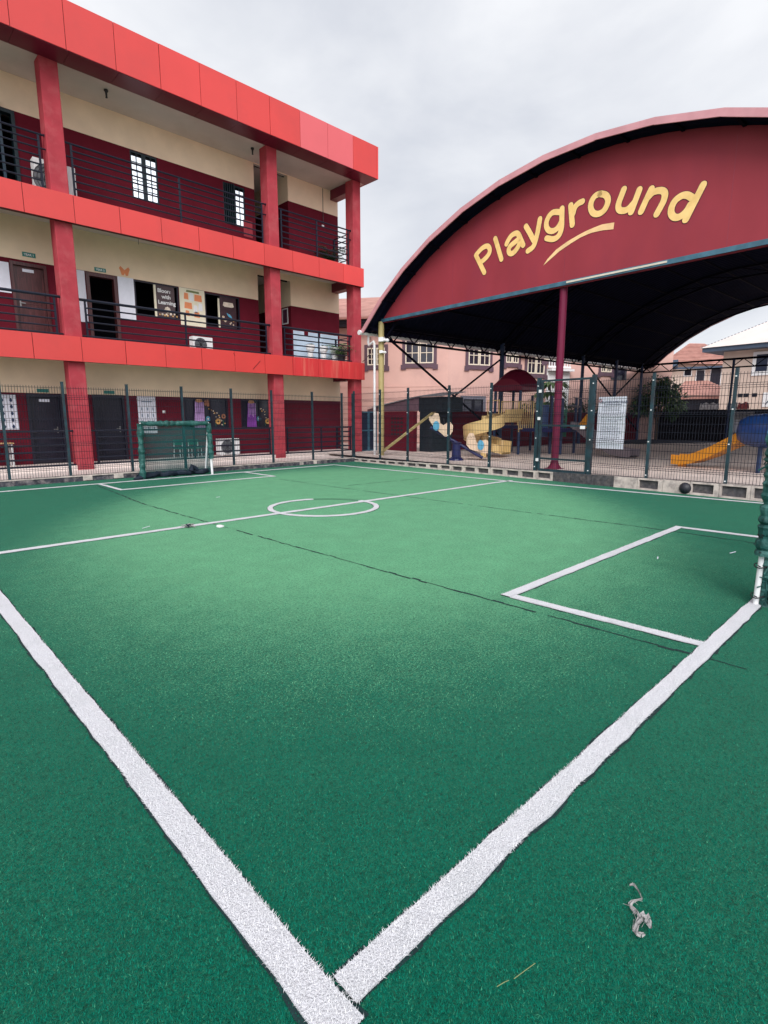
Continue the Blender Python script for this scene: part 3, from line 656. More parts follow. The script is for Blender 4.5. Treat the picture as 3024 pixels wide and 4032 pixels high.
# small scratches / drips on the lower cladding
m = MB(); m.bar((8.72, 14.893, 3.05), (9.0, 14.893, 3.33), .012, .004, up=(0, 1, 0)); m.bar((8.05, 14.893, 3.50), (8.1, 14.893, 3.42), .01, .004, up=(0, 1, 0)); sbuild(m, 'scratch', M_JOINT)

# things on the building
def wallsign(label, x0, x1, z0, z1, body=None):
    t_ = thing('door_sign', label, 'sign', ((x0+x1)/2, YW, z0), 0, 'green signs over the classroom doors')
    m = MB(); m.box(-(x1-x0)/2, -.016, 0, (x1-x0)/2, -.002, z1-z0); m.build('plate', M_GREENSIGN, t_)
    if body: text('lettering', body, .072, M_WHITE, t_, (0, -.017, (z1-z0)/2-.026), align='CENTER', bold=.002)
    return t_
wallsign('green YEAR 1 sign above the brown panelled door on the middle floor', 2.93, 3.23, 5.66, 5.77, 'YEAR 1')
wallsign('green YEAR 2 sign above the open dark doorway on the middle floor', 4.66, 4.96, 5.60, 5.70, 'YEAR 2')
wallsign('green sign above the left dark door on the ground floor', 2.93, 3.21, 2.19, 2.28)
wallsign('green sign above the dark door right of the big ground floor column', 4.63, 4.92, 2.20, 2.29)
def sheet(label, x0, x1, z0, z1, mm=M_PAPER, name='notice_sheet', cat='notice', curl=.012, marks=None, markm=None):
    m = MB(); n = 6
    for k in range(n):
        for j in range(4):
            xa, xb = x0+(x1-x0)*j/4, x0+(x1-x0)*(j+1)/4; za, zb = z0+(z1-z0)*k/n, z0+(z1-z0)*(k+1)/n
            yy = lambda x, z: YW-.006-curl*abs(sin((x-x0)*9+z*3.1))
            m.face([(xa, yy(xa, za), za), (xb, yy(xb, za), za), (xb, yy(xb, zb), zb), (xa, yy(xa, zb), zb)])
            m.face([(xa, yy(xa, zb)+.003, zb), (xb, yy(xb, zb)+.003, zb), (xb, yy(xb, za)+.003, za), (xa, yy(xa, za)+.003, za)])
    if marks: marks(m)
    ox, oz = (x0+x1)/2, z0
    o = m.build(name, [mm, markm or M_DROP], off=(-ox, -YW, -oz)); o.location = (ox, YW, oz); return tag(o, label, cat)
sheet('white paper sheet left of the brown panelled door on the middle floor', 1.9, 2.60, 4.69, 5.44)
sheet('narrow white paper strip between the middle floor column and open doorway', 4.06, 4.385, 4.17, 5.55)
sheet('tall white paper sheet between the open doorway and the middle floor window', 5.26, 5.71, 4.35, 5.56)
def drops(x0, x1, z0, z1):
    def f(m):
        for j in range(2):
            for k in range(5):
                cx = x0+(x1-x0)*(.28+.44*j); cz = z0+(z1-z0)*(.1+.19*k)
                m.prism([(cx+.034*cos(a)*(1 if sin(a) < 0 else 1-sin(a)*.9), cz+.055*sin(a)) for a in np.linspace(0, 2*pi, 13)[:-1]], lambda p, q, d: (p, YW-.022-d, q), .002, 1)
    return f
sheet('white poster of dark blue drops with green border left of the left ground floor door', 1.98, 2.43, 1.19, 2.10, M_PAPER, 'poster', 'poster', .006, drops(1.98, 2.43, 1.19, 2.10))
def lines_(x0, x1, z0, z1):
    def f(m):
        m.box(x0+.12, YW-.024, z1-.17, x1-.12, YW-.022, z1-.14, 1)
        for j in range(3):
            for k in range(4): cx = x0+.12+.17*j; cz = z0+.15+.2*k; m.box(cx-.018, YW-.024, cz-.05, cx+.018, YW-.022, cz+.04, 1)
    return f
sheet('white chart poster with torn lower edge behind the far goal', 5.55, 6.11, 1.03, 2.15, M_PAPER, 'poster', 'poster', .006, lines_(5.55, 6.11, 1.03, 2.15), mat('grey_ink', (.2, .26, .34), .7))
ct = thing('wall_chart', 'cream wall chart with orange cards between the two middle floor windows', 'wall chart', (7.51, YW, 4.42))
m = MB(); m.box(-.42, -.012, 0, .42, -.002, 1.13); m.build('backing', M_CHART, ct)
m = MB()
for x0, z0, x1, z1, s_ in ((-.28,.80,-.13,.98,0),(-.02,.80,.02,.82,1),(.06,.78,.32,.97,0),(-.28,.52,-.02,.70,0),(-.10,.76,.04,1.0,1),(.18,.5,.33,.72,1),(.02,.42,.16,.64,1),(-.26,.30,-.12,.45,0),(.03,.28,.22,.44,0),(-.2,1.02,.24,1.07,2)):
    m.prism([(x0, z0), (x1, z0-.01), (x1-.01, z1), (x0+.02, z1+.01)], lambda p, q, d: (p, -.0125-d, q), .002, s_)
m.build('cards', [M_ORCARD, M_WHITE, M_STRAW], ct)
bt = MB()
for s_ in (-1, 1):
    bt.prism([(0, .02), (s_*.11, .12), (s_*.15, .06), (s_*.12, -.01), (s_*.09, -.12), (s_*.03, -.13), (0, -.06)][::s_], lambda p, q, d: (p, -.004-d, q), .006)
o = bt.build('paper_butterfly', M_ORCARD); o.location = (5.48, YW, 5.74); tag(o, 'orange paper butterfly stuck above the tall white sheet', 'paper cutout')
# picture in stair recess
pc = thing('framed_notice', 'white framed notice on the stair recess wall of the middle floor', 'picture', (11.3, 16.78, 4.95))
m = MB(); m.box(-.02, -.19, 0, -.003, .19, .04); m.box(-.02, -.19, .52, -.003, .19, .56); m.box(-.02, -.19, .04, -.003, -.15, .52); m.box(-.02, .15, .04, -.003, .19, .52); m.build('frame', M_WHITE, pc)
m = MB(); m.box(-.012, -.15, .04, -.004, .15, .52); m.build('print', mat('plum_print', (.10, .03, .06), .5, .3, 9), pc)
# red recess poster on top floor
m = MB(); m.box(-.17, -.008, 0, .17, 0, .52); o = m.build('red_poster', mat('red_print', (.32, .03, .045), .6, .15)); o.location = (9.64, YW-.001, 7.55)
tag(o, 'plain red poster on the wall beside the second top floor window', 'poster')
# banner, planters, plants on the middle floor end balcony
m = MB()
for k in range(22):
    xa, xb = 11.36+.096*k, 11.36+.096*(k+1); ya = lambda x: YW-.02-.012*sin(x*7)
    zt = 4.70 if k not in (5, 6, 12) else 4.55
    m.face([(xa, ya(xa), 3.66), (xb, ya(xb), 3.66), (xb, ya(xb), zt), (xa, ya(xa), zt)])
o = m.build('banner', M_BANNER); tag(o, 'pale blue banner with notched top along the middle floor end balcony', 'banner')
def planter(x, label):
    t_ = thing('planter', label, 'planter', (x, 15.95, 3.545), 0, 'white pedestal planters on the middle floor balcony')
    m = MB(); m.lathe([(.001, 0), (.14, 0), (.14, .04), (.10, .07), (.105, .40), (.15, .45), (.17, .56), (.17, .62), (.13, .62), (.12, .55), (.001, .54)], (0, 0, 0), 16); m.build('pot', M_POT, t_, smooth=False)
    m = MB()
    for k in range(26): a = random.uniform(0, 2*pi); m.leaf((.03*cos(a), .03*sin(a), .58), (cos(a), sin(a), random.uniform(.5, 2)), .035, random.uniform(.12, .22))
    m.build('foliage', M_LEAFD, t_)
    return t_
M_LEAFD = blade_mat('dark_leaf', (0.010, 0.030, 0.020), (0.022, 0.060, 0.028), (0.045, 0.10, 0.035))
M_LEAF = blade_mat('bush_leaf', (0.014, 0.045, 0.020), (0.045, 0.105, 0.032), (0.15, 0.23, 0.075))
M_LEAFL = blade_mat('broad_leaf', (0.035, 0.085, 0.030), (0.09, 0.19, 0.055), (0.20, 0.32, 0.11))
M_BARK = mat('bark', (0.10, 0.075, 0.06), 0.9, 0.3, 12)
planter(11.80, 'white pedestal planter nearest the column on the middle floor end balcony')
planter(12.42, 'white pedestal planter in the middle of the middle floor end balcony')
planter(12.95, 'white pedestal planter beside the big green palm on the balcony')
def palm(name, label, loc, hgt, spread, nf, mleaf, potr=.16):
    t_ = thing(name, label, 'potted plant', loc)
    m = MB(); m.lathe([(.001, 0), (potr*.75, 0), (potr, .26), (potr*1.08, .3), (potr*.9, .3), (potr*.85, .27), (.001, .26)], (0, 0, 0), 14); m.build('pot', M_BLACK, t_)
    m = MB(); s2 = MB()
    for k in range(nf):
        a = 2*pi*k/nf*2.4+wob(.2); el = random.uniform(.5, 1.25); ln_ = spread*random.uniform(.75, 1.1); pts = []
        for j in range(9):
            q = j/8; rr_ = ln_*q*cos(el*(1-.5*q)); zz = .3+hgt*(q*sin(el)-.55*q*q); pts.append((rr_*cos(a), rr_*sin(a), zz))
        s2.tube(pts, [.008*(1-.8*j/8) for j in range(9)], 5)
        for j in range(1, 9):
            for sd in (-1, 1):
                aa = a+sd*1.0; m.leaf(pts[j], (cos(aa)+cos(a)*.6, sin(aa)+sin(a)*.6, .15), .045, spread*.32*(1-.35*abs(j/8-.4)))
    m.build('fronds', mleaf, t_); s2.build('stems', M_LEAFD, t_)
    return t_
palm('potted_palm', 'bushy green potted palm poking through the middle floor balcony rail', (13.02, 15.62, 3.545), 1.0, .62, 30, M_LEAFL)
palm('potted_palm', 'dim potted palm standing at the end of the top floor corridor', (12.75, 15.9, 6.945), 1.15, .62, 26, M_LEAFD)
# air conditioners
def aircon(label, x, y, z, wd=.72, hh=.55, brk=True):
    t_ = thing('air_conditioner', label, 'air conditioner', (x, y, z), 0, 'outdoor air conditioner units')
    m = MB(); m.box(-wd/2, -.24, 0.03, wd/2, .02, hh); m.box(-wd/2+.05, -.22, 0, -wd/2+.12, 0, .03); m.box(wd/2-.12, -.22, 0, wd/2-.05, 0, .03); m.build('casing', M_WHITE, t_)
    m = MB(); cx, cz, r_ = -wd*.12, hh*.52, hh*.40
    for k in range(1, 6): m.tube([(cx+r_*k/5*cos(2*pi*j/20), -.252, cz+r_*k/5*sin(2*pi*j/20)) for j in range(21)], .006, 4, 0, False)
    for k in range(8): m.bar((cx, -.252, cz), (cx+r_*cos(pi*k/4), -.252, cz+r_*sin(pi*k/4)), .01, .006)
    m.build('grille', M_BLACK, t_)
    m = MB(); m.prism([(cx+r_*cos(2*pi*j/20), cz+r_*sin(2*pi*j/20)) for j in range(20)], lambda p, q, d: (p, -.2405-d, q), .003); m.build('fan_opening', mat('grey_fan', (.16, .17, .19), .6), t_)
    return t_
aircon('white air conditioner unit on the ground floor corridor right of the far goal', 8.34, 16.2, .245, .74, .56)
aircon('white air conditioner unit low behind the middle floor railing', 7.58, 16.2, 3.545, .66, .50)
aircon('white air conditioner unit behind the top floor column', 3.72, 16.0, 6.945, .95, .98)
m = MB(); m.box(-.04, -.012, -.04, .04, 0, .04); m.box(-.015, -.018, -.02, .015, -.012, .02); o = m.build('light_switch', M_WHITE); o.location = (6.35, YW-.001, 1.69); tag(o, 'small white light switch on maroon wall above the far goal', 'light switch')
m = MB(); m.box(-.05, -.012, -.045, .05, 0, .045); m.box(-.02, -.018, -.02, .02, -.012, .02); o = m.build('light_switch', M_WHITE); o.location = (12.85, YW-.001, 8.62); tag(o, 'small white light switch at the end of a conduit on the top floor', 'light switch')
# table and chairs in the ground corridor
def table(label, loc, wd, dp, hh, mm):
    t_ = thing('small_table', label, 'table', loc)
    m = MB(); m.box(-wd/2, -dp/2, hh-.03, wd/2, dp/2, hh); m.build('table_top', mm, t_)
    for sx in (-1, 1):
        for sy in (-1, 1): m = MB(); m.box(sx*(wd/2-.05)-.018, sy*(dp/2-.05)-.018, 0, sx*(wd/2-.05)+.018, sy*(dp/2-.05)+.018, hh-.03); m.build('leg', M_WHITE, t_)
table('small wooden topped table with white legs under the drop poster', (1.75, 16.05, .245), .85, .45, .62, M_TABLE)
def chair(label, loc, rz):
    t_ = thing('school_chair', label, 'chair', loc, rz, 'green school chairs behind the far goal')
    m = MB(); m.box(-.17, -.17, .29, .17, .15, .31); m.build('seat', M_PGREEN, t_)
    m = MB(); m.box(-.17, .14, .40, .17, .16, .58); m.build('backrest', M_PGREEN, t_)
    for sx in (-1, 1): m = MB(); m.tube([(sx*.16, -.16, 0), (sx*.15, -.15, .29)], .011, 6); m.tube([(sx*.16, .17, 0), (sx*.15, .145, .3), (sx*.15, .15, .55)], .011, 6); m.build('leg', M_WHITE, t_)
chair('green school chair left of the pair behind the far goal', (6.62, 15.9, .245), .2); chair('green school chair right of the pair behind the far goal', (7.05, 15.85, .245), -.1)

# ------------------------------------------------------------------ fences
def wire_panel(m, p0, p1, z0, z1, nrm, sp=.056):
    p0 = np.array(p0); p1 = np.array(p1); L = np.linalg.norm(p1-p0); d = (p1-p0)/L; n = np.array(nrm); H = z1-z0
    folds = [.10, .36, .63, .88]
    zs = [0]
    for f in folds: zs += [f*H-.035, f*H, f*H+.035]
    zs += [H]; of = [0]+[0, .035, 0]*4+[0]
    k = int(L/sp); W_ = .0039
    def wire(pts):
        i = len(m.v)
        for q in pts:
            for a, c in ((-1, 0), (0, 1), (1, 0), (0, -1)): m.v.append((q[0]+d[0]*W_*a+n[0]*W_*c, q[1]+d[1]*W_*a+n[1]*W_*c, q[2]))
        for s_ in range(len(pts)-1):
            for j in range(4): j2 = (j+1) % 4; m.f.append((i+s_*4+j, i+s_*4+j2, i+s_*4+4+j2, i+s_*4+4+j)); m.m.append(0)
    for q in range(k+1):
        c = p0+d*(L*(q+.5)/(k+1)); wire([(c[0]+n[0]*o_, c[1]+n[1]*o_, z0+z_) for z_, o_ in zip(zs, of)])
    hz = []
    for f in folds: hz += [f*H-.04, f*H, f*H+.04]
    a = .0
    for f0, f1 in zip(folds[:-1], folds[1:]): hz += [H*(f0+(f1-f0)*q) for q in (.36, .66)]
    hz += [.01, H-.04]
    for z_ in hz:
        o_ = .035 if any(abs(z_-f*H) < 1e-6 for f in folds) else 0
        m.bar((p0[0]+n[0]*o_, p0[1]+n[1]*o_, z0+z_), (p1[0]+n[0]*o_, p1[1]+n[1]*o_, z0+z_), .0085)
def post(m, p, z0, z1, s=.055): m.box(p[0]-s/2, p[1]-s/2, z0, p[0]+s/2, p[1]+s/2, z1)
fl = thing('mesh_fence', 'dark welded mesh fence standing on the blackened kerb before the school', 'fence', (0, 13.42, .12))
xs = [-2.9, -1.4, .15, 1.60, 2.82, 4.25, 5.65, 7.1, 8.44, 9.96, 11.2, 11.68]
for a, c in zip(xs[:-1], xs[1:]):
    m = MB(); wire_panel(m, (a+.03, 13.41), (c-.03, 13.41), .14, 2.22, (0, -1)); m.build('mesh_panel', M_WIRE, fl, off=(0, -13.42, -.12))
for a in xs:
    m = MB(); post(m, (a, 13.44), .12, 2.31); m.box(a-.03, 13.405, 2.312, a+.03, 13.475, 2.325); m.build('post', M_FPOST, fl, off=(0, -13.42, -.12))
FU = -.86
fr_ = thing('mesh_fence', 'dark welded mesh fence on the hollow block kerb beside the playground', 'fence', RW(0, 0), -RA)
vs = [-.42, .98, 2.32, 4.03, 5.53, 6.98]; vs2 = [8.40, 9.70, 11.19, 12.75, 14.3]
def lp(v, z=0): return (FU-.005*v, -v, z)
for grp in (vs, vs2):
    for a, c in zip(grp[:-1], grp[1:]):
        m = MB(); wire_panel(m, lp(a+.03)[:2], lp(c-.03)[:2], kz(a)+.01, 2.34, (-1, 0)); m.build('mesh_panel', M_WIRE, fr_)
        for f in (.25, .6, .85): pass
for v in vs+vs2:
    m = MB(); s_ = .055 if v not in (6.98, 8.40) else .085; post(m, lp(v), kz(v)-.01, 2.41 if v < 6 or v > 9 else 2.45, s_)
    m.build('post', M_FPOST, fr_)
    m = MB()
    for zz in (.3, 1.0, 1.65, 2.25): x_, y_, _ = lp(v); m.box(x_-s_/2-.012, y_-.013, zz, x_-s_/2-.001, y_+.013, zz+.022)
    m.build('clamp', M_PIPE, fr_)
gt = thing('fence_gate', 'tall mesh gate with horizontal bars in front of the maroon pole', 'gate', RW(0, 0), -RA)
a, c = 7.07, 8.32
m = MB()
for v in (a, c): x_, y_, _ = lp(v); m.box(x_-.025, y_-.025, .26, x_+.025, y_+.025, 2.40)
for z_ in (.24, .52, 1.32, 2.375): m.bar(lp(a, z_), lp(c, z_), .05, .045)
m.build('frame', M_FPOST, gt)
m = MB(); wire_panel(m, lp(a+.03)[:2], lp(c-.03)[:2], .26, 2.36, (-1, 0)); m.build('mesh_panel', M_WIRE, gt)
m = MB(); x_, y_, _ = lp(8.2); m.box(x_-.06, y_-.06, 1.25, x_-.03, y_+.05, 1.32); m.build('latch', M_WHITE, gt)
for zz in (.45, 1.45, 2.1): m = MB(); x_, y_, _ = lp(a-.03); m.box(x_-.06, y_-.03, zz, x_-.02, y_+.03, zz+.07); m.build('hinge', M_PIPE, gt)
# notice board tied behind the mesh
nb = thing('notice_board', 'white playground rules notice hanging on the mesh fence right of the gate', 'notice', RW(-.79, 8.78, .82), -RA)
m = MB(); n = 8
for k in range(n):
    za, zb = 1.14*k/n, 1.14*(k+1)/n; f = lambda z: -.006*sin(z*11)
    m.face([(f(za), -.33, za), (f(zb), -.33, zb), (f(zb), .31, zb), (f(za), .31, za)]); m.face([(f(za)+.004, .31, za), (f(zb)+.004, .31, zb), (f(zb)+.004, -.33, zb), (f(za)+.004, -.33, za)])
text('heading', 'PLAYGROUND RULES', .062, M_DROP, nb, (-.012, .235, 1.005), (pi/2, 0, -pi/2), .001, bold=.001)
m.box(-.011, -.22, .965, -.009, .17, .975, 1)
z_ = .91
while z_ > .08:
    ln_ = random.uniform(.3, .47); y_ = .22
    while y_ > .22-ln_: g = random.uniform(.03, .08); m.box(-.011, y_-g, z_, -.009, y_, z_+.007, 1 if random.random() < .25 else 2); y_ -= g+.012
    z_ -= random.choice((.036, .036, .055))
m.build('sheet', [M_PAPER, M_DROP, mat('grey_print', (.22, .24, .3), .7)], nb)
m = MB(); m.tube([(-.011, .265+.03*cos(2*pi*k/16), 1.055+.03*sin(2*pi*k/16)) for k in range(17)], .006, 4, 0, False); m.build('emblem', mat('crest_ink', (.35, .06, .08), .6), nb)

# ------------------------------------------------------------------ playground shelter
sh = thing('playground_shelter', 'large barrel roofed playground shelter with a maroon gable lettered Playground', 'shelter', RW(0, 0), -RA)
VC, RR, ZT = 7.2, 10.59, 7.59; CZ = ZT-RR; TH = math.asin((VC+.36)/RR); VE = 2*VC-.03; NSEG = 13
def arc(v, r=RR): return CZ+math.sqrt(max(0, r*r-(v-VC)**2))
# roof sheet (corrugated along the depth), facets across
m = MB(); us = np.arange(-.5, 21.85, .06); th = np.linspace(-TH, TH, NSEG+1)
for side in (0, 1):
    i0 = len(m.v)
    for k, u in enumerate(us):
        cr = .014*(1 if (k//2) % 2 else -1)
        for a in th: r_ = RR+cr+(0.0 if side == 0 else -.05); m.v.append((u, -(VC+r_*sin(a)), CZ+r_*cos(a)))
    n = len(th)
    for k in range(len(us)-1):
        for j in range(n-1):
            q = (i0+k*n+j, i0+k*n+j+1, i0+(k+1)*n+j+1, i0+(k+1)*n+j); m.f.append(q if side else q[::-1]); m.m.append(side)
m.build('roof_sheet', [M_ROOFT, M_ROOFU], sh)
# trim along the front edge
for uu, dd in ((-.52, -.03), (21.84, .03)):
    m = MB()
    for k in range(NSEG):
        a0, a1 = th[k], th[k+1]
        r0, r1 = RR+.04, RR-.10+wob(.006)
        P4 = [(VC+r0*sin(a0), CZ+r0*cos(a0)), (VC+r0*sin(a1), CZ+r0*cos(a1)), (VC+r1*sin(a1), CZ+r1*cos(a1)), (VC+r1*sin(a0), CZ+r1*cos(a0))]
        m.prism(P4, lambda p, q, d, uu=uu, k=k: (uu+d-.002*(k % 2), -p, q), dd)
    m.build('edge_trim', M_TRIM, sh)
# gable panel
m = MB(); vv = [VC+(RR-.07)*sin(a) for a in th]; poly = [(max(.02, min(v, VE)), max(4.86, arc(v, RR-.07))) for v in vv if True]
poly = [(.02, 4.80), (VE, 4.80)]+[(v, z) for v, z in sorted(((min(VE, max(.02, v)), CZ+math.sqrt(max(0, (RR-.07)**2*cos((2*TH/NSEG)/2)**2-(min(VE, max(.02, v))-VC)**2))) for v in np.linspace(.02, VE, 26)), reverse=True)]
m.prism(poly, lambda p, q, d: (-.03+d, -p, q), .05)
for v in (3.3, 6.95, 10.5): m.box(-.0315, -v-.004, 4.82, -.0301, -v+.004, arc(v)-.25, 1)
m.build('gable_panel', [M_GABLE, mat('maroon_lap', (.24, .034, .06), .55)], sh)
m = MB(); m.box(-.06, -VE-.02, 4.70, .10, -.02, 4.799); m.build('beam', M_STEELT, sh)
m = MB(); m.box(-.075, -9.4, 4.735, -.061, -7.05, 4.775); m.build('lamp_batten', mat('cream_batten', (.62, .56, .48), .5), sh)
STROKES = [[(4.16, 5.99), (4.32, 5.73), (4.48, 5.47)], [(4.16, 5.99), (4.27, 6.07), (4.41, 6.14), (4.56, 6.15), (4.64, 6.07), (4.65, 5.96), (4.57, 5.87), (4.44, 5.8), (4.35, 5.77)], [(4.82, 6.27), (5.05, 5.7)], [(5.2, 6.05), (5.26, 6.15), (5.37, 6.24), (5.52, 6.25), (5.59, 6.17), (5.66, 6.03), (5.73, 5.9)], [(5.59, 6.09), (5.46, 6.03), (5.33, 5.98), (5.27, 5.9), (5.29, 5.81), (5.38, 5.76), (5.49, 5.81), (5.59, 5.91), (5.62, 6.0)], [(5.79, 6.34), (5.92, 6.15), (6.04, 5.95)], [(6.2, 6.41), (6.15, 6.11), (6.09, 5.89), (6.03, 5.78), (5.88, 5.73)], [(6.76, 6.42), (6.64, 6.46), (6.54, 6.47), (6.44, 6.4), (6.38, 6.27), (6.41, 6.14), (6.5, 6.05), (6.63, 6.03), (6.74, 6.09), (6.81, 6.2)], [(6.81, 6.49), (6.82, 6.26), (6.83, 6.04), (6.77, 5.88), (6.62, 5.83), (6.42, 5.91)], [(7.04, 6.5), (7.11, 6.05)], [(7.11, 6.29), (7.14, 6.42), (7.23, 6.49), (7.34, 6.5)], [(7.76, 6.55), (7.91, 6.49), (7.98, 6.38), (7.97, 6.27), (7.9, 6.15), (7.76, 6.11), (7.62, 6.17), (7.55, 6.32), (7.57, 6.45), (7.65, 6.54), (7.76, 6.55)], [(8.33, 6.48), (8.28, 6.35), (8.22, 6.2), (8.24, 6.08), (8.34, 6.03), (8.45, 6.03), (8.55, 6.11), (8.59, 6.15)], [(8.68, 6.37), (8.6, 6.15), (8.53, 5.96)], [(8.94, 6.31), (8.84, 6.11), (8.75, 5.91)], [(8.87, 6.15), (8.96, 6.23), (9.06, 6.24), (9.18, 6.21), (9.24, 6.13), (9.22, 6.0), (9.16, 5.89), (9.09, 5.77)], [(9.79, 5.89), (9.67, 5.99), (9.56, 6.0), (9.44, 5.94), (9.38, 5.81), (9.39, 5.69), (9.47, 5.6), (9.58, 5.59), (9.7, 5.67), (9.76, 5.78)], [(9.97, 6.09), (9.82, 5.78), (9.69, 5.51)]]
def smooth2(p, it=2):
    p = [np.array(q, float) for q in p]
    if len(p) < 3: return p
    for _ in range(it):
        q = [p[0]]
        for a_, b_ in zip(p[:-1], p[1:]): q += [a_*.75+b_*.25, a_*.25+b_*.75]
        p = q+[p[-1]]
    return p
LF = lambda a_, b_, d: (-.034-d, -a_, b_)
for grp in ((0, 1), (2,), (3, 4), (5, 6), (7, 8), (9, 10), (11,), (12, 13), (14, 15), (16, 17)):
    m = MB()
    for k in grp: p = smooth2(STROKES[k]); m.ribbon(p, .079, LF, .002+.0007*(k % 3), 1); m.ribbon(p, .068, LF, .006+.0007*(k % 3))
    m.build('letter', [M_YELLOWT, M_OUTL], sh)
m = MB()
SW = [(6.36, 5.28), (6.47, 5.41), (6.7, 5.58), (7.0, 5.7), (7.28, 5.78), (7.51, 5.83), (7.7, 5.855), (7.87, 5.87), (8.16, 5.84), (8.15, 5.7), (7.88, 5.74), (7.63, 5.75), (7.52, 5.74), (7.34, 5.71), (7.11, 5.64), (6.79, 5.52), (6.54, 5.38)]
lo = SW[9:][::-1]; up = SW[:9]
for k in range(8):
    m.face([LF(*up[k], .006), LF(*up[k+1], .006), LF(*lo[min(k, 7)], .006), LF(*lo[max(0, min(k-1, 7))], .006)] if k else [LF(*up[0], .006), LF(*up[1], .006), LF(*lo[0], .006)], 1)
m.build('underline_stroke', [M_YELLOWT, mat('swoosh_cream', (.84, .55, .28), .5, .1, 4)], sh)
# posts
def tpost(u, v, r, mm, z1=4.72, name='post', flare=False, z0=.18):
    m = MB(); m.tube([(u, -v, z0), (u, -v, z1)], r, 14)
    if flare: m.lathe([(r+.10, 0), (r+.03, .10), (r+.004, .18)], (u, -v, .19), 14); m.box(u-.19, -v-.19, .18, u+.19, -v+.19, .20)
    m.build(name, mm, sh, smooth=False)
tpost(-.02, 0.06, .098, M_POLEY); tpost(.12, 6.88, .092, M_POLER, 4.70, flare=True)
for u in (6.8, 13.4, 16.9, 20.0): tpost(u, 0, .10 if u < 10 else .08, M_POLEB, 4.6)
tpost(.1, VE-.08, .09, M_POLER)
for u in (6.8, 13.4, 20.0): tpost(u, VE, .10, M_POLEB, 4.6)
tpost(20, 4.7, .06, M_POLEB, 4.5); tpost(20, 10, .06, M_POLEB, 4.5)
def truss(name, p, q, zt, zb, n):
    m = MB(); p = np.array(p, float); q = np.array(q, float)
    m.bar((*p, zt), (*q, zt), .10, .10); m.bar((*p, zb), (*q, zb), .07, .07)
    for k in range(n):
        a_ = p+(q-p)*k/n; c_ = p+(q-p)*(k+1)/n; mid_ = (a_+c_)/2
        m.bar((*a_, zt), (*mid_, zb), .035); m.bar((*mid_, zb), (*c_, zt), .035)
    m.build(name, M_STEELD, sh)
truss('side_truss', (.1, 0), (20, 0), 4.60, 4.13, 20)
truss('back_truss', (20, 0), (20, -VE), 4.50, 4.08, 14)
truss('side_truss', (.1, -VE), (20, -VE), 4.50, 4.13, 26)
for p, q in (((.1, -.02, 4.35), (6.75, -.02, .75)), ((13.45, -.02, 4.35), (19.95, -.02, .75)), ((13.45, .03, .75), (19.95, .03, 4.3))):
    m = MB(); m.bar(p, q, .06); m.build('cross_brace', M_STEELD, sh)
m = MB(); m.bar((.1, .04, .30), (3.9, .04, 2.36), .075); m.bar((3.9, .04, 2.36), (6.75, .04, 3.95), .055, .055, 1); m.build('cross_brace', [M_POLEY, M_STEELD], sh)
# arch ribs and purlins under the sheet
for u in (.15, 6.8, 13.4, 20.0):
    m = MB()
    for a0, a1 in zip(th[:-1], th[1:]):
        for rr_ in (RR-.12, RR-.5): m.bar((u, -(VC+rr_*sin(a0)), CZ+rr_*cos(a0)), (u, -(VC+rr_*sin(a1)), CZ+rr_*cos(a1)), .07)
        m.bar((u, -(VC+(RR-.12)*sin(a0)), CZ+(RR-.12)*cos(a0)), (u, -(VC+(RR-.5)*sin(a1)), CZ+(RR-.5)*cos(a1)), .035)
    m.build('arch_rib', M_STEELD, sh)
for a in np.linspace(-TH*.97, TH*.97, 15):
    m = MB(); m.bar((-.42, -(VC+(RR-.09)*sin(a)), CZ+(RR-.09)*cos(a)), (21.75, -(VC+(RR-.09)*sin(a)), CZ+(RR-.09)*cos(a)), .06); m.build('purlin', M_STEELD, sh)
# gutter and downpipe
m = MB(); gv = VC-(RR)*sin(TH)-.07; gz = CZ+RR*cos(TH)-.04
m.tube([(-.55, -gv, gz), (21.8, -gv, gz-.05)], .07, 10); m.tube([(-.60, -gv, gz), (-.54, -gv, gz)], .085, 12); m.build('gutter', M_PIPE, sh)
m = MB(); m.tube([(-.12, .50, gz-.02), (-.14, .50, gz-.30), (-.14, .47, gz-.38), (-.13, .20, 4.10), (-.13, .17, 4.02), (-.13, .17, 1.2), (-.13, .17, .2)], .042, 10); m.build('downpipe', M_PIPE, sh, smooth=False)
m = MB(); m.box(-.3, .02, 4.42, .2, .55, 4.50); m.build('eave_bracket', M_STEELD, sh)
m = MB(); m.tube([(-.04, -.3, 4.72), (-.05, -1.6, 4.6), (-.05, -2.6, 4.62), (-.05, -3.6, 4.75)], .008, 5); m.build('loose_cable', M_STEELD, sh)
# cameras on the yellow post
def cctv(label, v, z, s):
    t_ = thing('security_camera', label, 'camera', RW(-.13, v, z), -RA+.5, 'security cameras on the yellow post')
    m = MB(); m.box(-.05*s, -.09*s, -.05*s, .05*s, .05*s, .06*s); m.build('housing', M_PIPE, t_)
    m = MB(); m.tube([(0, -.09*s, -.01), (-.03*s, -.19*s, -.03*s)], .042*s, 10); m.sphere((-.03*s, -.20*s, -.03*s), .05*s, 8); m.build('lens_barrel', M_PIPE, t_)
    m = MB(); m.bar((.0, .0, .0), (.10, 0.02, 0), .03); m.build('bracket', M_PIPE, t_)
cctv('larger white security camera, upper of the two on the yellow post', .17, 4.12, 1.25); cctv('smaller white security camera, lower of the two on the yellow post', .17, 3.72, .85)
m = MB(); pts = [np.array((13.52, 14.95, 3.62)), np.array((13.42, 14.6, 3.72)), np.array((13.3, 14.2, 3.95)), np.array(RW(-.15, -.35, 4.25))]
m.tube(smooth2(pts), .014, 6); o = m.build('hanging_cable', M_BROWNP); tag(o, 'dark cable looping from the balcony to the shelter eave', 'cable')

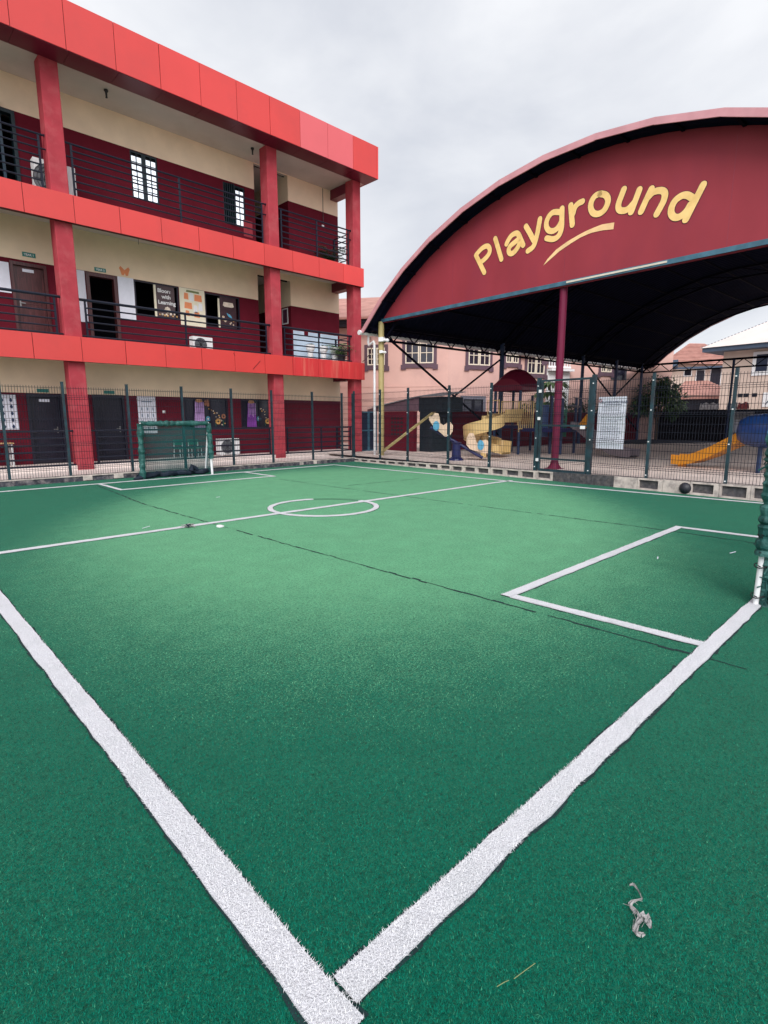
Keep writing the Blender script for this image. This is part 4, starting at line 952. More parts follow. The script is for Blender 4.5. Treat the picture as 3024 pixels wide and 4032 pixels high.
# ------------------------------------------------------------------ playground equipment (local x = u, local y = -v)
def rt(name, label, cat, u, v, rz=0, group=None): return thing(name, label, cat, RW(u, v, .19), -RA+rz, group)
# seesaw
ss = rt('seesaw', 'blue seesaw with cream animal shaped seats behind the mesh fence', 'seesaw', .30, 3.30)
ax = np.array((.68, -.73)); ax /= np.linalg.norm(ax)   # low end direction in local x,y
def sp(s_, z): return (ax[0]*s_, ax[1]*s_, z)
m = MB(); m.tube([sp(-.82, 1.02), sp(.82, .08)], .05, 10); m.build('beam', M_NAVY, ss)
m = MB(); m.lathe([(.24, 0), (.22, .05), (.15, .10), (.13, .50), (.16, .56), (.001, .58)], (0, 0, 0), 12); m.build('base', M_NAVY, ss)
def animal(s0, z0, flip):
    pl = [(-.42, .10), (-.30, .02), (-.05, -.06), (.20, -.12), (.34, -.06), (.40, .16), (.36, .34), (.24, .40), (.14, .30), (.06, .18), (-.06, .20), (-.12, .34), (-.20, .44), (-.31, .40), (-.36, .26), (-.46, .20)]
    t0 = math.atan2(-.94, 1.64); g = MB()
    for off in (-.11, .11):
        pts = []
        for a_, c_ in pl:
            a_ = a_*flip; s_ = s0+a_*cos(t0)-c_*sin(t0)*.5; pts.append((s_, z0+a_*sin(t0)+c_*.9))
        nrm_ = np.array((-ax[1], ax[0]))
        fr = lambda p, q, d, off=off: (ax[0]*p+nrm_[0]*(off+d), ax[1]*p+nrm_[1]*(off+d), q)
        g.prism(pts if flip > 0 else pts[::-1], fr, .03, 0)
    body = g.build('animal_panel', M_CREAMP, ss)
    g = MB(); nrm_ = np.array((-ax[1], ax[0]))
    g.prism([(s0-.12*flip+.10*cos(q), z0+.12+.15*sin(q)) for q in np.linspace(0, 2*pi, 17)[:-1]], lambda p, q, d: (ax[0]*p+nrm_[0]*(d-.16), ax[1]*p+nrm_[1]*(d-.16), q), .32); g.build('seat', M_SKYB, ss)
    g = MB(); g.tube([sp(s0+.18*flip, z0-.1), sp(s0+.10*flip, z0+.36)], .018, 6); g.build('handle', M_BLACK, ss)
animal(-.52, .95, 1); animal(.62, .36, -1)
# climber with spiral slide
cl = rt('playground_climber', 'playground climber with maroon dome, yellow spiral slide and green panel', 'climbing frame', 4.6, 2.4)
def C_(u, v): return (u-4.6, -(v-2.4))
DK = 1.05
for du in (-.55, .55):
    for dv in (-.55, .55): m = MB(); m.tube([(du, dv, 0), (du, dv, 2.42)], .055, 10); m.build('post', M_POLEB, cl)
m = MB(); m.box(-.6, -.6, DK-.12, .6, .6, DK); m.box(-.5, -1.9, DK-.22, .9, -.62, DK-.1); m.build('deck', M_NAVY, cl)
m = MB(); n = 10       # dome: vaulted on both axes with a valance
HS = .68
def dz(a, c): return .80*(1-abs(a)**2.2)*(1-.55*abs(c)**2.5)
for i in range(n):
    for j in range(n):
        q = [(2*(i+di)/n-1, 2*(j+dj)/n-1) for di, dj in ((0,0),(1,0),(1,1),(0,1))]
        m.face([(a*HS, c*HS, 2.40+max(0, dz(c, a))*.85) for a, c in q])
for sx, sy in ((1, 0), (-1, 0), (0, 1), (0, -1)):
    for j in range(n):
        a0, a1 = 2*j/n-1, 2*(j+1)/n-1
        P0 = [(sx*HS if sx else a0*HS, sy*HS if sy else a0*HS), (sx*HS if sx else a1*HS, sy*HS if sy else a1*HS)]
        z_ = [2.40+max(0, dz(q[1]/HS, q[0]/HS))*.85 for q in P0]
        m.face([(*P0[0], 2.28), (*P0[1], 2.28), (*P0[1], z_[1]), (*P0[0], z_[0])])
m.build('dome_canopy', M_PMAROON, cl)
def barrier(p, q, z0, z1, nb_, name='barrier'):
    m = MB(); p = np.array(p); q = np.array(q); m.tube([(*p, z0-.12), (*p, z1), (*q, z1), (*q, z0-.12)], .022, 8); m.tube([(*p, z0), (*q, z0)], .02, 8)
    for k in range(1, nb_): c_ = p+(q-p)*k/nb_; m.tube([(*c_, z0), (*c_, z1)], .013, 6)
    m.build(name, M_SLIDEY, cl)
barrier(C_(3.25, 2.75), C_(3.95, 2.95), DK+.12, 1.88, 8); barrier(C_(3.98, 2.98), C_(4.45, 3.25), DK-.12, 1.90, 7)
m = MB(); c_ = C_(3.3, 2.6); m.tube([(*c_, 1.1), (*c_, 1.95)], .02, 8); m.tube([(c_[0]-.5, c_[1]+.1, 1.4), (c_[0]-.52, c_[1]+.1, 1.9), (c_[0], c_[1], 1.92)], .018, 8); m.build('grab_rail', M_SLIDEY, cl)
# spiral slide
m = MB(); cu, cv = 1.95, 3.05; pts = []; NS = 44
for k in range(NS+1):
    q = k/NS; a = R(40)+R(345)*q; pts.append((cu+.40*cos(a), cv+.40*sin(a), 1.22-.98*q**.92, a))
def tro(P, inw, outw):   # cross sections: floor, outer wall, inner wall as a thin channel
    secs = []
    for k in range(len(P)):
        p = np.array(P[k][:3]); p0 = np.array(P[max(0, k-1)][:3]); p1 = np.array(P[min(len(P)-1, k+1)][:3]); d = p1-p0; d[2] = 0; d /= np.linalg.norm(d)
        nn = np.array((d[1], -d[0], 0))   # right of travel in (u,v)
        prof = [(-.27, inw), (-.29, inw), (-.27, -.06), (.27, -.06), (.31, outw), (.29, outw), (.24, -.02), (-.24, -.02)]
        secs.append([p+nn*a_+np.array((0, 0, h_)) for a_, h_ in prof])
    return secs
entry = [(4.05, 2.72, 1.26), (3.5, 2.90, 1.25), (3.0, 3.08, 1.24), (2.6, 3.24, 1.23)]
path = entry+[p[:3] for p in pts]+[(cu+.50, cv+.34, .20), (cu+.52, cv+.55, .17)]
secs = tro(path, .22, .36)
i0 = len(m.v)
for s_ in secs:
    for q in s_: m.v.append((q[0]-4.6, -(q[1]-2.4), q[2]))
for k in range(len(secs)-1):
    for j in range(8): j2 = (j+1) % 8; m.f.append((i0+k*8+j, i0+k*8+j2, i0+(k+1)*8+j2, i0+(k+1)*8+j)); m.m.append(0)
m.build('spiral_slide', M_SLIDEY, cl, smooth=False)
m = MB(); c_ = C_(cu, cv); m.tube([(*c_, 0), (*c_, 1.38)], .10, 14); m.build('slide_column', M_SLIDEY, cl)
# blue and green panels, second deck
m = MB(); a_, c_ = C_(4.1, 2.98), C_(4.95, 3.5)
def slab(m, p, q, z0, z1, th_=.05, mi=0):
    p = np.array(p); q = np.array(q); m.bar((*p, (z0+z1)/2), (*q, (z0+z1)/2), th_, z1-z0, mi)
m = MB(); slab(m, C_(4.7, 3.18), C_(5.15, 3.42), .62, 1.78); m.build('blue_panel', M_BLUEP, cl)
m = MB(); slab(m, C_(5.28, 3.52), C_(5.68, 3.86), .62, 1.62); gpnl = m.build('green_panel', M_PGREEN, cl)
m = MB(); p, q = np.array(C_(5.28, 3.52)), np.array(C_(5.68, 3.86)); nn = np.array((-(q-p)[1], (q-p)[0])); nn /= np.linalg.norm(nn); nn = nn if nn[0] < 0 else -nn
for i in range(2):
    for j in range(2):
        a0 = p+(q-p)*(.42+.26*i)+nn*.028; a1 = p+(q-p)*(.62+.26*i)+nn*.028; m.bar((*a0, 1.18+.16*j), (*a1, 1.18+.16*j), .01, .115)
m.build('panel_openings', M_BLACK, cl)
for (u, v, z1) in ((5.1, 4.02, 2.0), (6.3, 3.85, 2.05), (5.25, 3.48, 2.1), (6.5, 1.8, 2.2), (6.2, 3.2, 1.9)):
    m = MB(); m.tube([(*C_(u, v), 0), (*C_(u, v), z1)], .05, 10); m.build('post', M_POLEB, cl)
m = MB(); a_ = C_(5.2, 3.5); m.box(a_[0], a_[1]-.6, .80, a_[0]+1.15, a_[1]+.6, .9); m.build('deck', M_NAVY, cl)
m = MB(); m.tube([(*C_(5.3, 4.15), 1.75), (*C_(6.25, 4.0), 1.72)], .04, 8); m.bar((*C_(5.9, 3.95), 2.05), (*C_(6.6, 4.1), 2.0), .03); m.build('roof_bar', M_GREYP, cl)
m = MB(); path = [(5.35, 4.25, .98), (5.5, 4.45, .95), (5.45, 4.9, .70), (5.4, 5.4, .40), (5.33, 5.9, .17), (5.25, 6.35, .11), (5.22, 6.65, .11)]
secs = tro(path, .2, .2); i0 = 0
for s_ in secs:
    for q in s_: m.v.append((q[0]-4.6, -(q[1]-2.4), q[2]))
for k in range(len(secs)-1):
    for j in range(8): j2 = (j+1) % 8; m.f.append((k*8+j, k*8+j2, (k+1)*8+j2, (k+1)*8+j)); m.m.append(0)
m.build('straight_slide', M_GREYP, cl)
m = MB(); m.prism([(0, 0), (.5, 0), (.5, .9), (.38, .9)], lambda p, q, d: (C_(5.5, 4.35)[0]+d, C_(5.5, 4.35)[1]-p, .95+q*.55), .04); m.build('side_panel', M_ORANGE, cl)
# orange slide with blue tunnel on the right
oc = rt('tunnel_slide', 'orange slide leading down from a blue tube tunnel at the right', 'slide', 3.5, 9.1)
path = [(3.35, 8.62, .13), (3.35, 8.85, .12), (3.32, 9.15, .17), (3.24, 9.6, .36), (3.12, 10.1, .64), (2.98, 10.6, .95), (2.9, 10.85, 1.1)]
secs = tro(path, .20, .20); m = MB()
for s_ in secs:
    for q in s_: m.v.append((q[0]-3.5, -(q[1]-9.1), q[2]))
for k in range(len(secs)-1):
    for j in range(8): j2 = (j+1) % 8; m.f.append((k*8+j, k*8+j2, (k+1)*8+j2, (k+1)*8+j)); m.m.append(0)
m.build('slide_chute', M_ORANGE, oc)
m = MB(); m.box(-.3, .2, 0, -.05, .35, .1); m.build('slide_foot', M_ORANGE, oc)
def T_(u, v, z): return (u-3.5, -(v-9.1), z)
m = MB(); P0 = np.array(T_(2.95, 10.25, 1.02)); P1 = np.array(T_(2.6, 12.2, .95)); n = 20; rings = []
for q, r_ in ((0, .20), (.02, .30), (.1, .37), (.25, .41), (.5, .42), (1, .42)): rings.append((P0+(P1-P0)*q, r_))
m.tube([p for p, r_ in rings], [r_ for p, r_ in rings], 20, 0, False)
m.build('tunnel', M_BLUEP, oc, smooth=True)
m = MB(); m.tube([P0+(P1-P0)*.40, P0+(P1-P0)*.54], .46, 20); m.tube([P0+(P1-P0)*.7, P0+(P1-P0)*.78], .46, 20); m.build('tunnel_collar', M_CYAN, oc)
for v in (10.75, 12.0): m = MB(); m.tube([T_(2.75, v, 0), T_(2.75, v, .7)], .05, 8); m.build('post', M_POLEB, oc)
m = MB(); m.prism([(0, 0), (.9, -.1), (1.2, .5), (.9, 1.0), (.2, .9)], lambda p, q, d: T_(3.6+d, 11.6+p, 1.85+q*.55), .05); m.build('maroon_panel', mat('dusty_red_plastic', (.35, .06, .07), .45), oc)

# ------------------------------------------------------------------ walls and houses around
# boundary walls
m = MB(); m.face([RW(14.6, 1.7, .195), RW(20.5, 4.5, .195), RW(20.5, 13, .195), RW(22.3, 13, .195), RW(22.3, -.3, .195), RW(13.2, -.3, .195)]); m.build('dark_ground_area', mat('near_black_ground', (.012, .012, .022), .9, .3, 3), kind='structure')  # flat near-black area on the paving before the back wall
bwall = thing('boundary_wall', 'maroon boundary wall with screen block panel left of the seesaw', 'wall', RW(2.3, -1.6, .19), -RA)
def lw(u, v): return (u-2.3, -(v+1.6))
m = MB(); x0, y0 = lw(2.3, -.72); x1, y1 = lw(2.5, -2.75); m.box(0, y0, 0, .2, y1, 1.52)
m.box(-.01, y0, 1.52, .21, y1, 1.57)
m.build('panel', M_DADO, bwall)
m = MB()
for i in range(4):
    for j in range(5): yy = y0+.62+i*.19; zz = .62+j*.155; m.box(-.006, yy, zz, -.001, yy+.12, zz+.085)
m.build('screen_blocks', M_BLACK, bwall)
b2 = thing('boundary_wall', 'long maroon side wall running back behind the spiral slide', 'wall', RW(4.2, -.55, .19), -RA)
m = MB(); m.box(0, -.1, 0, 17.8, .1, 1.52); m.box(0, -.13, 1.52, 17.8, .13, 1.58); m.build('panel', M_DADO, b2)
b3 = thing('boundary_wall', 'black boundary wall across the back of the playground', 'wall', RW(22.4, 0, .19), -RA)
m = MB(); m.box(0, -24, 0, .2, .6, 1.72); m.box(-.03, -24, 1.72, .23, .6, 1.78); m.build('panel', M_BLACKW, b3)
sd = thing('lean_to_shed', 'dark lean-to shed with zinc roof behind the seesaw', 'shed', RW(2.6, -1.3, .19), -RA)
m = MB(); m.prism([(-3.9, 1.58), (-.74, 1.58), (-.74, 2.10), (-3.9, 1.68)], lambda p, q, d: (-.02+d, -(p+1.3), q), .1, 0); m.build('side_wall', mat('mauve_render', (.17, .10, .13), .8), sd)
m = MB(); m.box(0, -1.79, 1.54, 1.2, -.57, 2.10); m.box(.05, -1.25, 0, 1.2, -.57, 1.539)
for k in range(15): m.box(-.012, -1.77+.08*k, 1.56, -.001, -1.74+.08*k, 2.08)
m.build('body', mat('dark_green_sheet', (.010, .018, .026), .6, .3, 8), sd)
m = MB()
for k in range(17): m.bar((-.12, -1.84+.08*k, 2.12+.02*(k % 2)), (1.3, -1.84+.08*k, 2.3+.02*(k % 2)), .08, .015)
for k in range(22): m.bar((-.12, -.6+.144*k, 2.13-.0192*k+.01*(k % 2)), (.5, -.6+.144*k, 2.20-.0192*k), .145, .015)
m.build('zinc_roof', M_RUST, sd)
gb = thing('steel_gate', 'dark barred steel gate between the school and the screen block wall', 'gate', (13.62, 15.2, .13), .1)
m = MB()
for a in (0, .42, .46, .9): m.box(a, -.02, .05, a+.05, .02, 1.62)
for zz in (.05, .85, 1.57): m.box(.05, -.018, zz, .9, .018, zz+.05)
m.build('frame', M_STEELT, gb)
m = MB(); m.box(.05, .02, .06, .9, .03, 1.6); m.build('panel', mat('dark_blue_sheet', (.012, .02, .045), .5), gb)

# wall frame helper for houses
def hframe(p0, p1, z0=0.0):
    dx, dy = p1[0]-p0[0], p1[1]-p0[1]; return (p0[0], p0[1], z0), math.atan2(dy, dx), math.hypot(dx, dy)
def house_window(par, x, z0, z1, wd, surround=M_MAUVE, cols=2, rows=3, frame=M_WFRAME, pane=M_GLASSD, sill=True):
    m = MB(); s_ = .16; hw = wd/2
    if surround:
        m.box(x-hw-s_, -.05, z0-s_, x-hw, -.001, z1+s_); m.box(x+hw, -.05, z0-s_, x+hw+s_, -.001, z1+s_); m.box(x-hw, -.05, z1, x+hw, -.001, z1+s_); m.box(x-hw, -.05, z0-s_, x+hw, -.001, z0)
        m.box(x-hw-s_-.07, -.075, z0-s_-.14, x-hw-s_+.2, -.051, z0-s_+.10); m.box(x+hw+s_-.2, -.075, z0-s_-.14, x+hw+s_+.07, -.051, z0-s_+.10); m.box(x-hw-s_+.2, -.072, z0-s_-.06, x+hw+s_-.2, -.051, z0-s_+.08)
        sn = m.build('window_surround', surround, par)
    f = MB(); fw_ = .055
    for a in (-1, 1):
        xa, xb = (x-hw, x-.015) if a < 0 else (x+.015, x+hw)
        f.box(xa, -.06, z0, xa+fw_, -.012, z1); f.box(xb-fw_, -.06, z0, xb, -.012, z1); f.box(xa+fw_, -.06, z1-fw_, xb-fw_, -.012, z1); f.box(xa+fw_, -.06, z0, xb-fw_, -.012, z0+fw_)
        for k in range(1, cols): xx = xa+fw_+(xb-xa-2*fw_)*k/cols; f.box(xx-.016, -.05, z0+fw_, xx+.016, -.02, z1-fw_)
        for k in range(1, rows): zz = z0+fw_+(z1-z0-2*fw_)*k/rows; f.box(xa+fw_, -.048, zz-.016, xb-fw_, -.022, zz+.016)
    fo = f.build('window', frame, par)
    p = MB(); p.box(x-hw+.01, -.014, z0+.01, x+hw-.01, -.002, z1-.01); p.build('pane', pane, fo)
# pink house: two wall faces
loc, rz, Lh = hframe((16.2, 23.4), (20.89, 16.8))
ph = thing('pink_house', 'pink two storey house with mauve framed windows behind the shelter', 'house', loc, rz)
CAMX, CAMY = -0.7397, -0.9737
def hx(px, loc, rz, H_=None):
    # x along a wall for an image column (used only to place windows where the house has them)
    yaw = .8024; fx = (px-1512)/2129.1
    d = np.array((cos(yaw)+sin(yaw)*fx/cos(.1723), sin(yaw)-cos(yaw)*fx/cos(.1723)))
    e_ = np.array((cos(rz), sin(rz))); r_ = np.array((loc[0]-CAMX, loc[1]-CAMY))
    A_ = np.array(((d[0], -e_[0]), (d[1], -e_[1]))); s_ = np.linalg.solve(A_, r_); return float(s_[1])
m = MB(); m.box(-8, 0, 0, Lh, .25, 6.6)
m.box(-8, -.02, 3.05, Lh, .0, 3.12)
l2, rz2, Lh2 = hframe((20.89, 16.8), (36.0, 11.4))
e2 = rz2-rz
def loc2(x, y, z): return (Lh+x*cos(e2)-y*sin(e2), x*sin(e2)+y*cos(e2), z)
i0 = len(m.v)
for x in (0, Lh2):
    for y in (0, .25):
        for z in (0, 6.6): m.v.append(loc2(x, y, z))
for q in ((0,4,5,1),(4,6,7,5),(6,2,3,7),(2,0,1,3),(1,5,7,3)): m.f.append(tuple(i0+k for k in q)); m.m.append(0)
m.build('wall', M_PINK, ph)
m = MB(); m.box(-8, -.55, 6.0, Lh+.3, -.01, 6.16); m.box(-8, -.6, 6.161, Lh+.3, -.03, 6.30); m.build('eave', M_BLACKW, ph)
rf = MB(); rf.prism([(-.7, 6.32), (-.7, 6.42), (4.5, 8.4), (9, 6.4)], lambda p, q, d: (d-8, p, q), Lh+8.3); rf.build('roof', M_ROOFRD, ph)
for px, z0, z1, wd in ((1483, 4.15, 5.0, .9), (1645, 4.20, 5.68, 1.42)): house_window(ph, hx(px, loc, rz), z0, z1, wd)
wing = bpy.data.objects.new('wing', None); COL.objects.link(wing); wing.parent = ph; wing.location = (Lh, 0, 0); wing.rotation_euler = (0, 0, e2)
for px, z0, z1, wd in ((1868, 4.15, 5.55, 1.30), (1992, 4.35, 5.5, .8), (2082, 3.85, 5.45, 1.15), (2135, 4.6, 5.7, .75), (2347, 4.1, 5.4, .8)): house_window(wing, hx(px, l2, rz2), z0, z1, wd)
house_window(wing, hx(1850, l2, rz2), 1.75, 2.45, 1.2, mat('grey_surround', (.16, .16, .2), .7), 1, 1, M_DARK)
m = MB(); x = hx(2168, l2, rz2)
for k in range(9): m.box(x-.75+.18*k, -.12, 4.3, x-.70+.18*k, -.08, 6.2)
m.box(x-.8, -.12, 4.2, x+.8, -.08, 4.3); m.box(x-.8, -.4, 4.02, x+.8, -.0, 4.14); m.build('balustrade', M_WHITE, wing)
m = MB(); m.box(x-.8, -.05, 1.6, x+.8, -.001, 4.0); m.build('white_panel', M_WHITE, wing)
x = hx(2402, l2, rz2); m = MB(); m.box(x-.7, -.03, 3.7, x+.5, -.001, 5.6); m.build('dark_window', M_GLASSD, wing)
m = MB(); x = hx(2040, l2, rz2); m.box(-.45, -.35, 0, .45, -.03, .62); m.box(-.5, -.4, -.08, .5, 0, 0); acp = m.build('air_conditioner', M_WHITE); acp.location = (l2[0]+x*cos(rz2), l2[1]+x*sin(rz2), 4.85); acp.rotation_euler = (0, 0, rz2); tag(acp, 'white air conditioner bracketed on the pink house wall', 'air conditioner', 'outdoor air conditioner units')
# beige house on the right
loc, rz, Lb = hframe((41.8, 10.2), (40.6, 1.0))
bh = thing('beige_house', 'beige two storey house with pale hipped roof beyond the back wall', 'house', loc, rz)
m = MB(); m.box(0, 0, 0, 12, 9, 6.0); m.build('wall', M_BEIGE, bh)
m = MB(); m.box(-1.0, -.9, 5.86, 13, 9.9, 6.12); m.build('eave', M_EAVE, bh)
m = MB(); a, c = -1.1, 13.1
Pz = [(a, -1, 6.13), (c, -1, 6.13), (c, 10, 6.13), (a, 10, 6.13), (4.6, 4.5, 9.4), (7.4, 4.5, 9.4)]
for q in ((0,1,5,4),(1,2,5),(2,3,4,5),(3,0,4)): m.face([Pz[k] for k in q])
m.build('roof', M_ROOFBE, bh)
m = MB(); p, q = np.array(Pz[0]), np.array(Pz[4])
for k in range(40): c_ = p+(q-p)*(k+.3)/40; d_ = p+(q-p)*(k+.72)/40; m.bar(c_+(0, 0, .01), d_+(0, 0, .01), .07, .03)
m.build('ridge_cap', M_EAVE, bh)
for px, z0, z1, wd in ((2957, 4.45, 5.5, 1.35), (3050, 4.9, 5.4, 1.4)):
    x = hx(px, loc, rz); m = MB(); m.box(x-wd/2-.22, -.06, z0-.26, x+wd/2+.22, -.001, z1+.18); m.build('window_surround', M_WHITE, bh)
    f = MB(); f.box(x-wd/2, -.075, z0, x-.03, -.061, z1); f.box(x+.03, -.075, z0, x+wd/2, -.061, z1); f.build('shutter', mat('navy_shutter', (.012, .022, .05), .4), bh)
for px in (2864, 2886, 2918):
    x = hx(px, loc, rz); m = MB(); m.box(x-.15, -.02, 2.85, x+.15, -.001, 3.08); m.build('vent_window', M_DARK, bh)
m = MB(); x = hx(2985, loc, rz); m.box(x-.5, -.05, 2.2, x+.5, -.001, 3.1); m.build('white_panel', M_WHITE, bh)
m = MB(); m.bar((x-.3, -.06, 2.35), (x, -.06, 2.8), .05); m.bar((x, -.06, 2.8), (x+.3, -.06, 2.35), .05); m.build('roof_symbol', M_EAVE, bh)
# red roofed house between
loc, rz, Lr = hframe((50.1, 17.2), (51.6, 12.3))
rh = thing('red_roofed_house', 'cream house with terracotta tiled roofs behind the green bush', 'house', loc, rz)
X = lambda px: hx(px, loc, rz)
m = MB(); m.box(X(2550), 0, 0, X(2845), 8, 6.2); m.build('wall', mat('cream_render', (.62, .50, .43), .85, .06, 1), rh)
m = MB(); a, c = X(2560), X(2858)
Pz = [(a, -.6, 6.15), (c, -.6, 5.75), (c, 7, 5.8), (a, 7, 6.15), (X(2652), 3.0, 8.05), (X(2712), 3.0, 7.95)]
for q in ((0,1,5,4),(1,2,5),(2,3,4,5),(3,0,4)): m.face([Pz[k] for k in q])
for zz in np.linspace(.06, .92, 13):
    p = np.array(Pz[0])*(1-zz)+np.array(Pz[4])*zz; q = np.array(Pz[1])*(1-zz)+np.array(Pz[5])*zz; m.bar(p+(0, -.02, .02), q+(0, -.02, .02), .05, .04)
m.build('roof', M_ROOFRD, rh)
m = MB(); m.box(X(2572), -1.2, 5.75, X(2618), -.3, 6.3); m.box(X(2600), -.62, 5.55, X(2852), -.5, 5.72); m.build('eave', M_EAVE, rh)
m = MB(); P5 = [(X(2610), -3.0, 3.35), (X(2850), -3.0, 3.2), (X(2850)-.3, -.02, 3.7), (X(2650), -.02, 4.6), (X(2735), -.02, 4.6)]
m.face([P5[0], P5[1], P5[4], P5[3]]); m.face([P5[1], P5[2], P5[4]]); m.box(X(2620), -2.9, 3.0, X(2840), -2.8, 3.19); m.build('porch_roof', M_ROOFRD, rh)
m = MB(); m.box(X(2630), -2.7, 0, X(2840), -2.4, 3.0); m.build('porch_wall', M_BLACKW, rh)
for px, z0, z1, w_, mm in ((2657, 5.05, 5.5, .5, M_DARK), (2705, 4.5, 5.45, .55, M_DOORD), (2763, 3.9, 5.5, .7, M_DOORD)):
    x = X(px); m = MB(); m.box(x-w_/2-.06, -.05, z0-.06, x+w_/2+.06, -.03, z1+.06, 0); m.box(x-w_/2, -.06, z0, x+w_/2, -.051, z1, 1); m.build('window', [M_WHITE, mm], rh)
# plants
def crown(mb, c, rad, n, lw_, ll_, sq=1.0):
    cl_ = [(np.array(c)+np.array((wob(.45)*rad, wob(.45)*rad, wob(.38)*rad*sq)), rad*random.uniform(.22, .42)) for _ in range(16)]
    for k in range(n):
        cc_, r_ = random.choice(cl_); d = rng.normal(0, 1, 3); d /= np.linalg.norm(d); p = cc_+d*r_*random.uniform(.5, 1)**.6
        mb.leaf(p, d+np.array((0, 0, .3))+rng.normal(0, .4, 3), lw_*random.uniform(.7, 1.3), ll_*random.uniform(.7, 1.3))
def tree(name, label, loc, parts, th_, n, lw_, ll_, ml):
    t_ = thing(name, label, name.split('_')[-1], loc)
    m = MB()
    for c, rad in parts: crown(m, c, rad, n, lw_, ll_)
    m.build('crown', ml, t_)
    m = MB(); m.tube([(0, 0, -.3), (.04, .02, th_*.5), (0, .05, th_)], [.10, .08, .05], 8)
    for c, rad in parts: m.tube([(0, .03, th_*.6), (c[0]*.5, c[1]*.5, (th_+c[2])/2), tuple(c)], [.05, .035, .012], 6)
    m.build('trunk', M_BARK, t_)
tree('green_bush', 'leafy green bush at the back corner of the shelter by the pink house', RW(21.2, .6, .19), [((0, 0, 2.5), .95), ((.62, -.6, 2.0), .75), ((-.62, .6, 2.1), .75), ((.1, -.1, 3.1), .65), ((.4, -.4, 2.7), .7)], 1.9, 620, .13, .27, M_LEAF)
tree('distant_tree', 'dark tree between the red roofed house and the beige house', (57.2, 14.4, 0), [((0, 0, 4.8), 1.1), ((.2, -.3, 5.6), .9), ((0, .2, 4.0), .9)], 3.6, 380, .22, .45, M_LEAFD)
# broad leaved plant beside the pink house
bp_ = thing('broad_leaf_plant', 'tall plant with big drooping leaves seen through the gate', 'plant', RW(12.8, -1.3, .19))
m = MB(); s2 = MB(); s2.tube([(0, 0, 0), (.05, .05, 1.5), (-.03, .1, 3.0)], [.06, .045, .03], 8); s2.tube([(0, 0, .8), (.3, -.5, 1.5), (.35, -.7, 1.7)], [.04, .03, .015], 6)
for (z, n_, ln_, wd) in ((3.0, 8, 1.2, .55), (2.5, 8, 1.1, .5), (2.0, 7, 1.0, .45)):
    for k in range(n_):
        a = 2*pi*k/n_+z*3; tip = np.array((cos(a), sin(a), .25)); base = np.array((.0, .08, z)); p = base+tip*.35
        s2.tube([base, base+tip*.22+(0, 0, .06), p], .012, 5)
        for j in range(5): m.leaf(p, (cos(a+.42*(j-2)), sin(a+.42*(j-2)), .1-.08*abs(j-2)), wd*.42, ln_*.62, droop=.45)
m.build('leaves', M_LEAFL, bp_); s2.build('stems', M_BARK, bp_)
g2 = thing('hedge_plants', 'low dark shrubs along the top of the long maroon side wall', 'shrub', RW(10.5, -1.1, .19), -RA)
m = MB()
for k in range(7): crown(m, (k*1.1, wob(.2), 1.75+wob(.1)), .45, 130, .10, .22)
m.build('foliage', M_LEAFD, g2)
# clothes on the back wall
for k, (v, w_, col_, lb) in enumerate(((2.45, .95, (.62, .58, .60), 'white striped cloth draped over the black back wall left of the fence post'), (4.38, .5, (.38, .09, .09), 'red patterned cloth draped over the black back wall'), (3.85, .45, (.60, .62, .66), 'pale grey cloth draped over the black back wall between the others'))):
    m = MB(); n = 10
    for j in range(n):
        ya, yb = -(w_*j/n), -(w_*(j+1)/n); f = lambda y: .05*sin(y*17+k)
        m.face([(-.08+f(ya)*.4, ya, 0), (-.08+f(yb)*.4, yb, 0), (.1+f(yb)*.3, yb, .36+f(yb)), (.1+f(ya)*.3, ya, .36+f(ya))]); m.face([(.1+f(ya)*.3, ya, .36+f(ya)), (.1+f(yb)*.3, yb, .36+f(yb)), (.25, yb, .02), (.25, ya, .02)])
    o = m.build('draped_cloth', mat('cloth_%d' % k if False else ('striped_cloth', 'red_cloth', 'grey_cloth')[k], col_, .8, .35, 9)); o.location = RW(22.4, v, 1.975); o.rotation_euler = (0, 0, -RA); tag(o, lb, 'cloth', 'clothes on the back wall')
m = MB(); m.box(-.02, -.95, 0, 0, 0, 1.5, 0); m.box(-.03, -.42, .35, -.021, -.05, .95, 1); m.box(-.03, -.7, 1.0, -.021, -.05, 1.05, 1); o = m.build('grey_board', [mat('grey_board_paint', (.26, .25, .26), .7, .2, 4), M_PAPER]); o.location = RW(22.3, 4.3, .35); o.rotation_euler = (0, 0, -RA); tag(o, 'grey notice board with white sheet leaning on the back wall', 'board')
# floodlight on the fence at the right
fd = thing('floodlight', 'grey floodlight on a dark pole above the mesh fence at the right edge', 'floodlight', RW(-.75, 12.05, .2), -RA)
m = MB(); m.tube([(0, 0, 0), (0, 0, 2.15)], .03, 8); m.build('pole', M_STEELD, fd)
m = MB(); m.prism([(-.16, 0), (.16, 0), (.20, .05), (-.20, .05)], lambda p, q, d: (-.14+d*.9, p+.02, 2.14+q+d*.45), .24); m.build('lamp_head', mat('grey_metal', (.16, .18, .22), .4, .15), fd)
m = MB(); m.tube([(0, -.17, 2.2), (0, -.17, 2.06), (0, .17, 2.06), (0, .17, 2.2)], .012, 6); m.build('bracket', M_STEELD, fd)

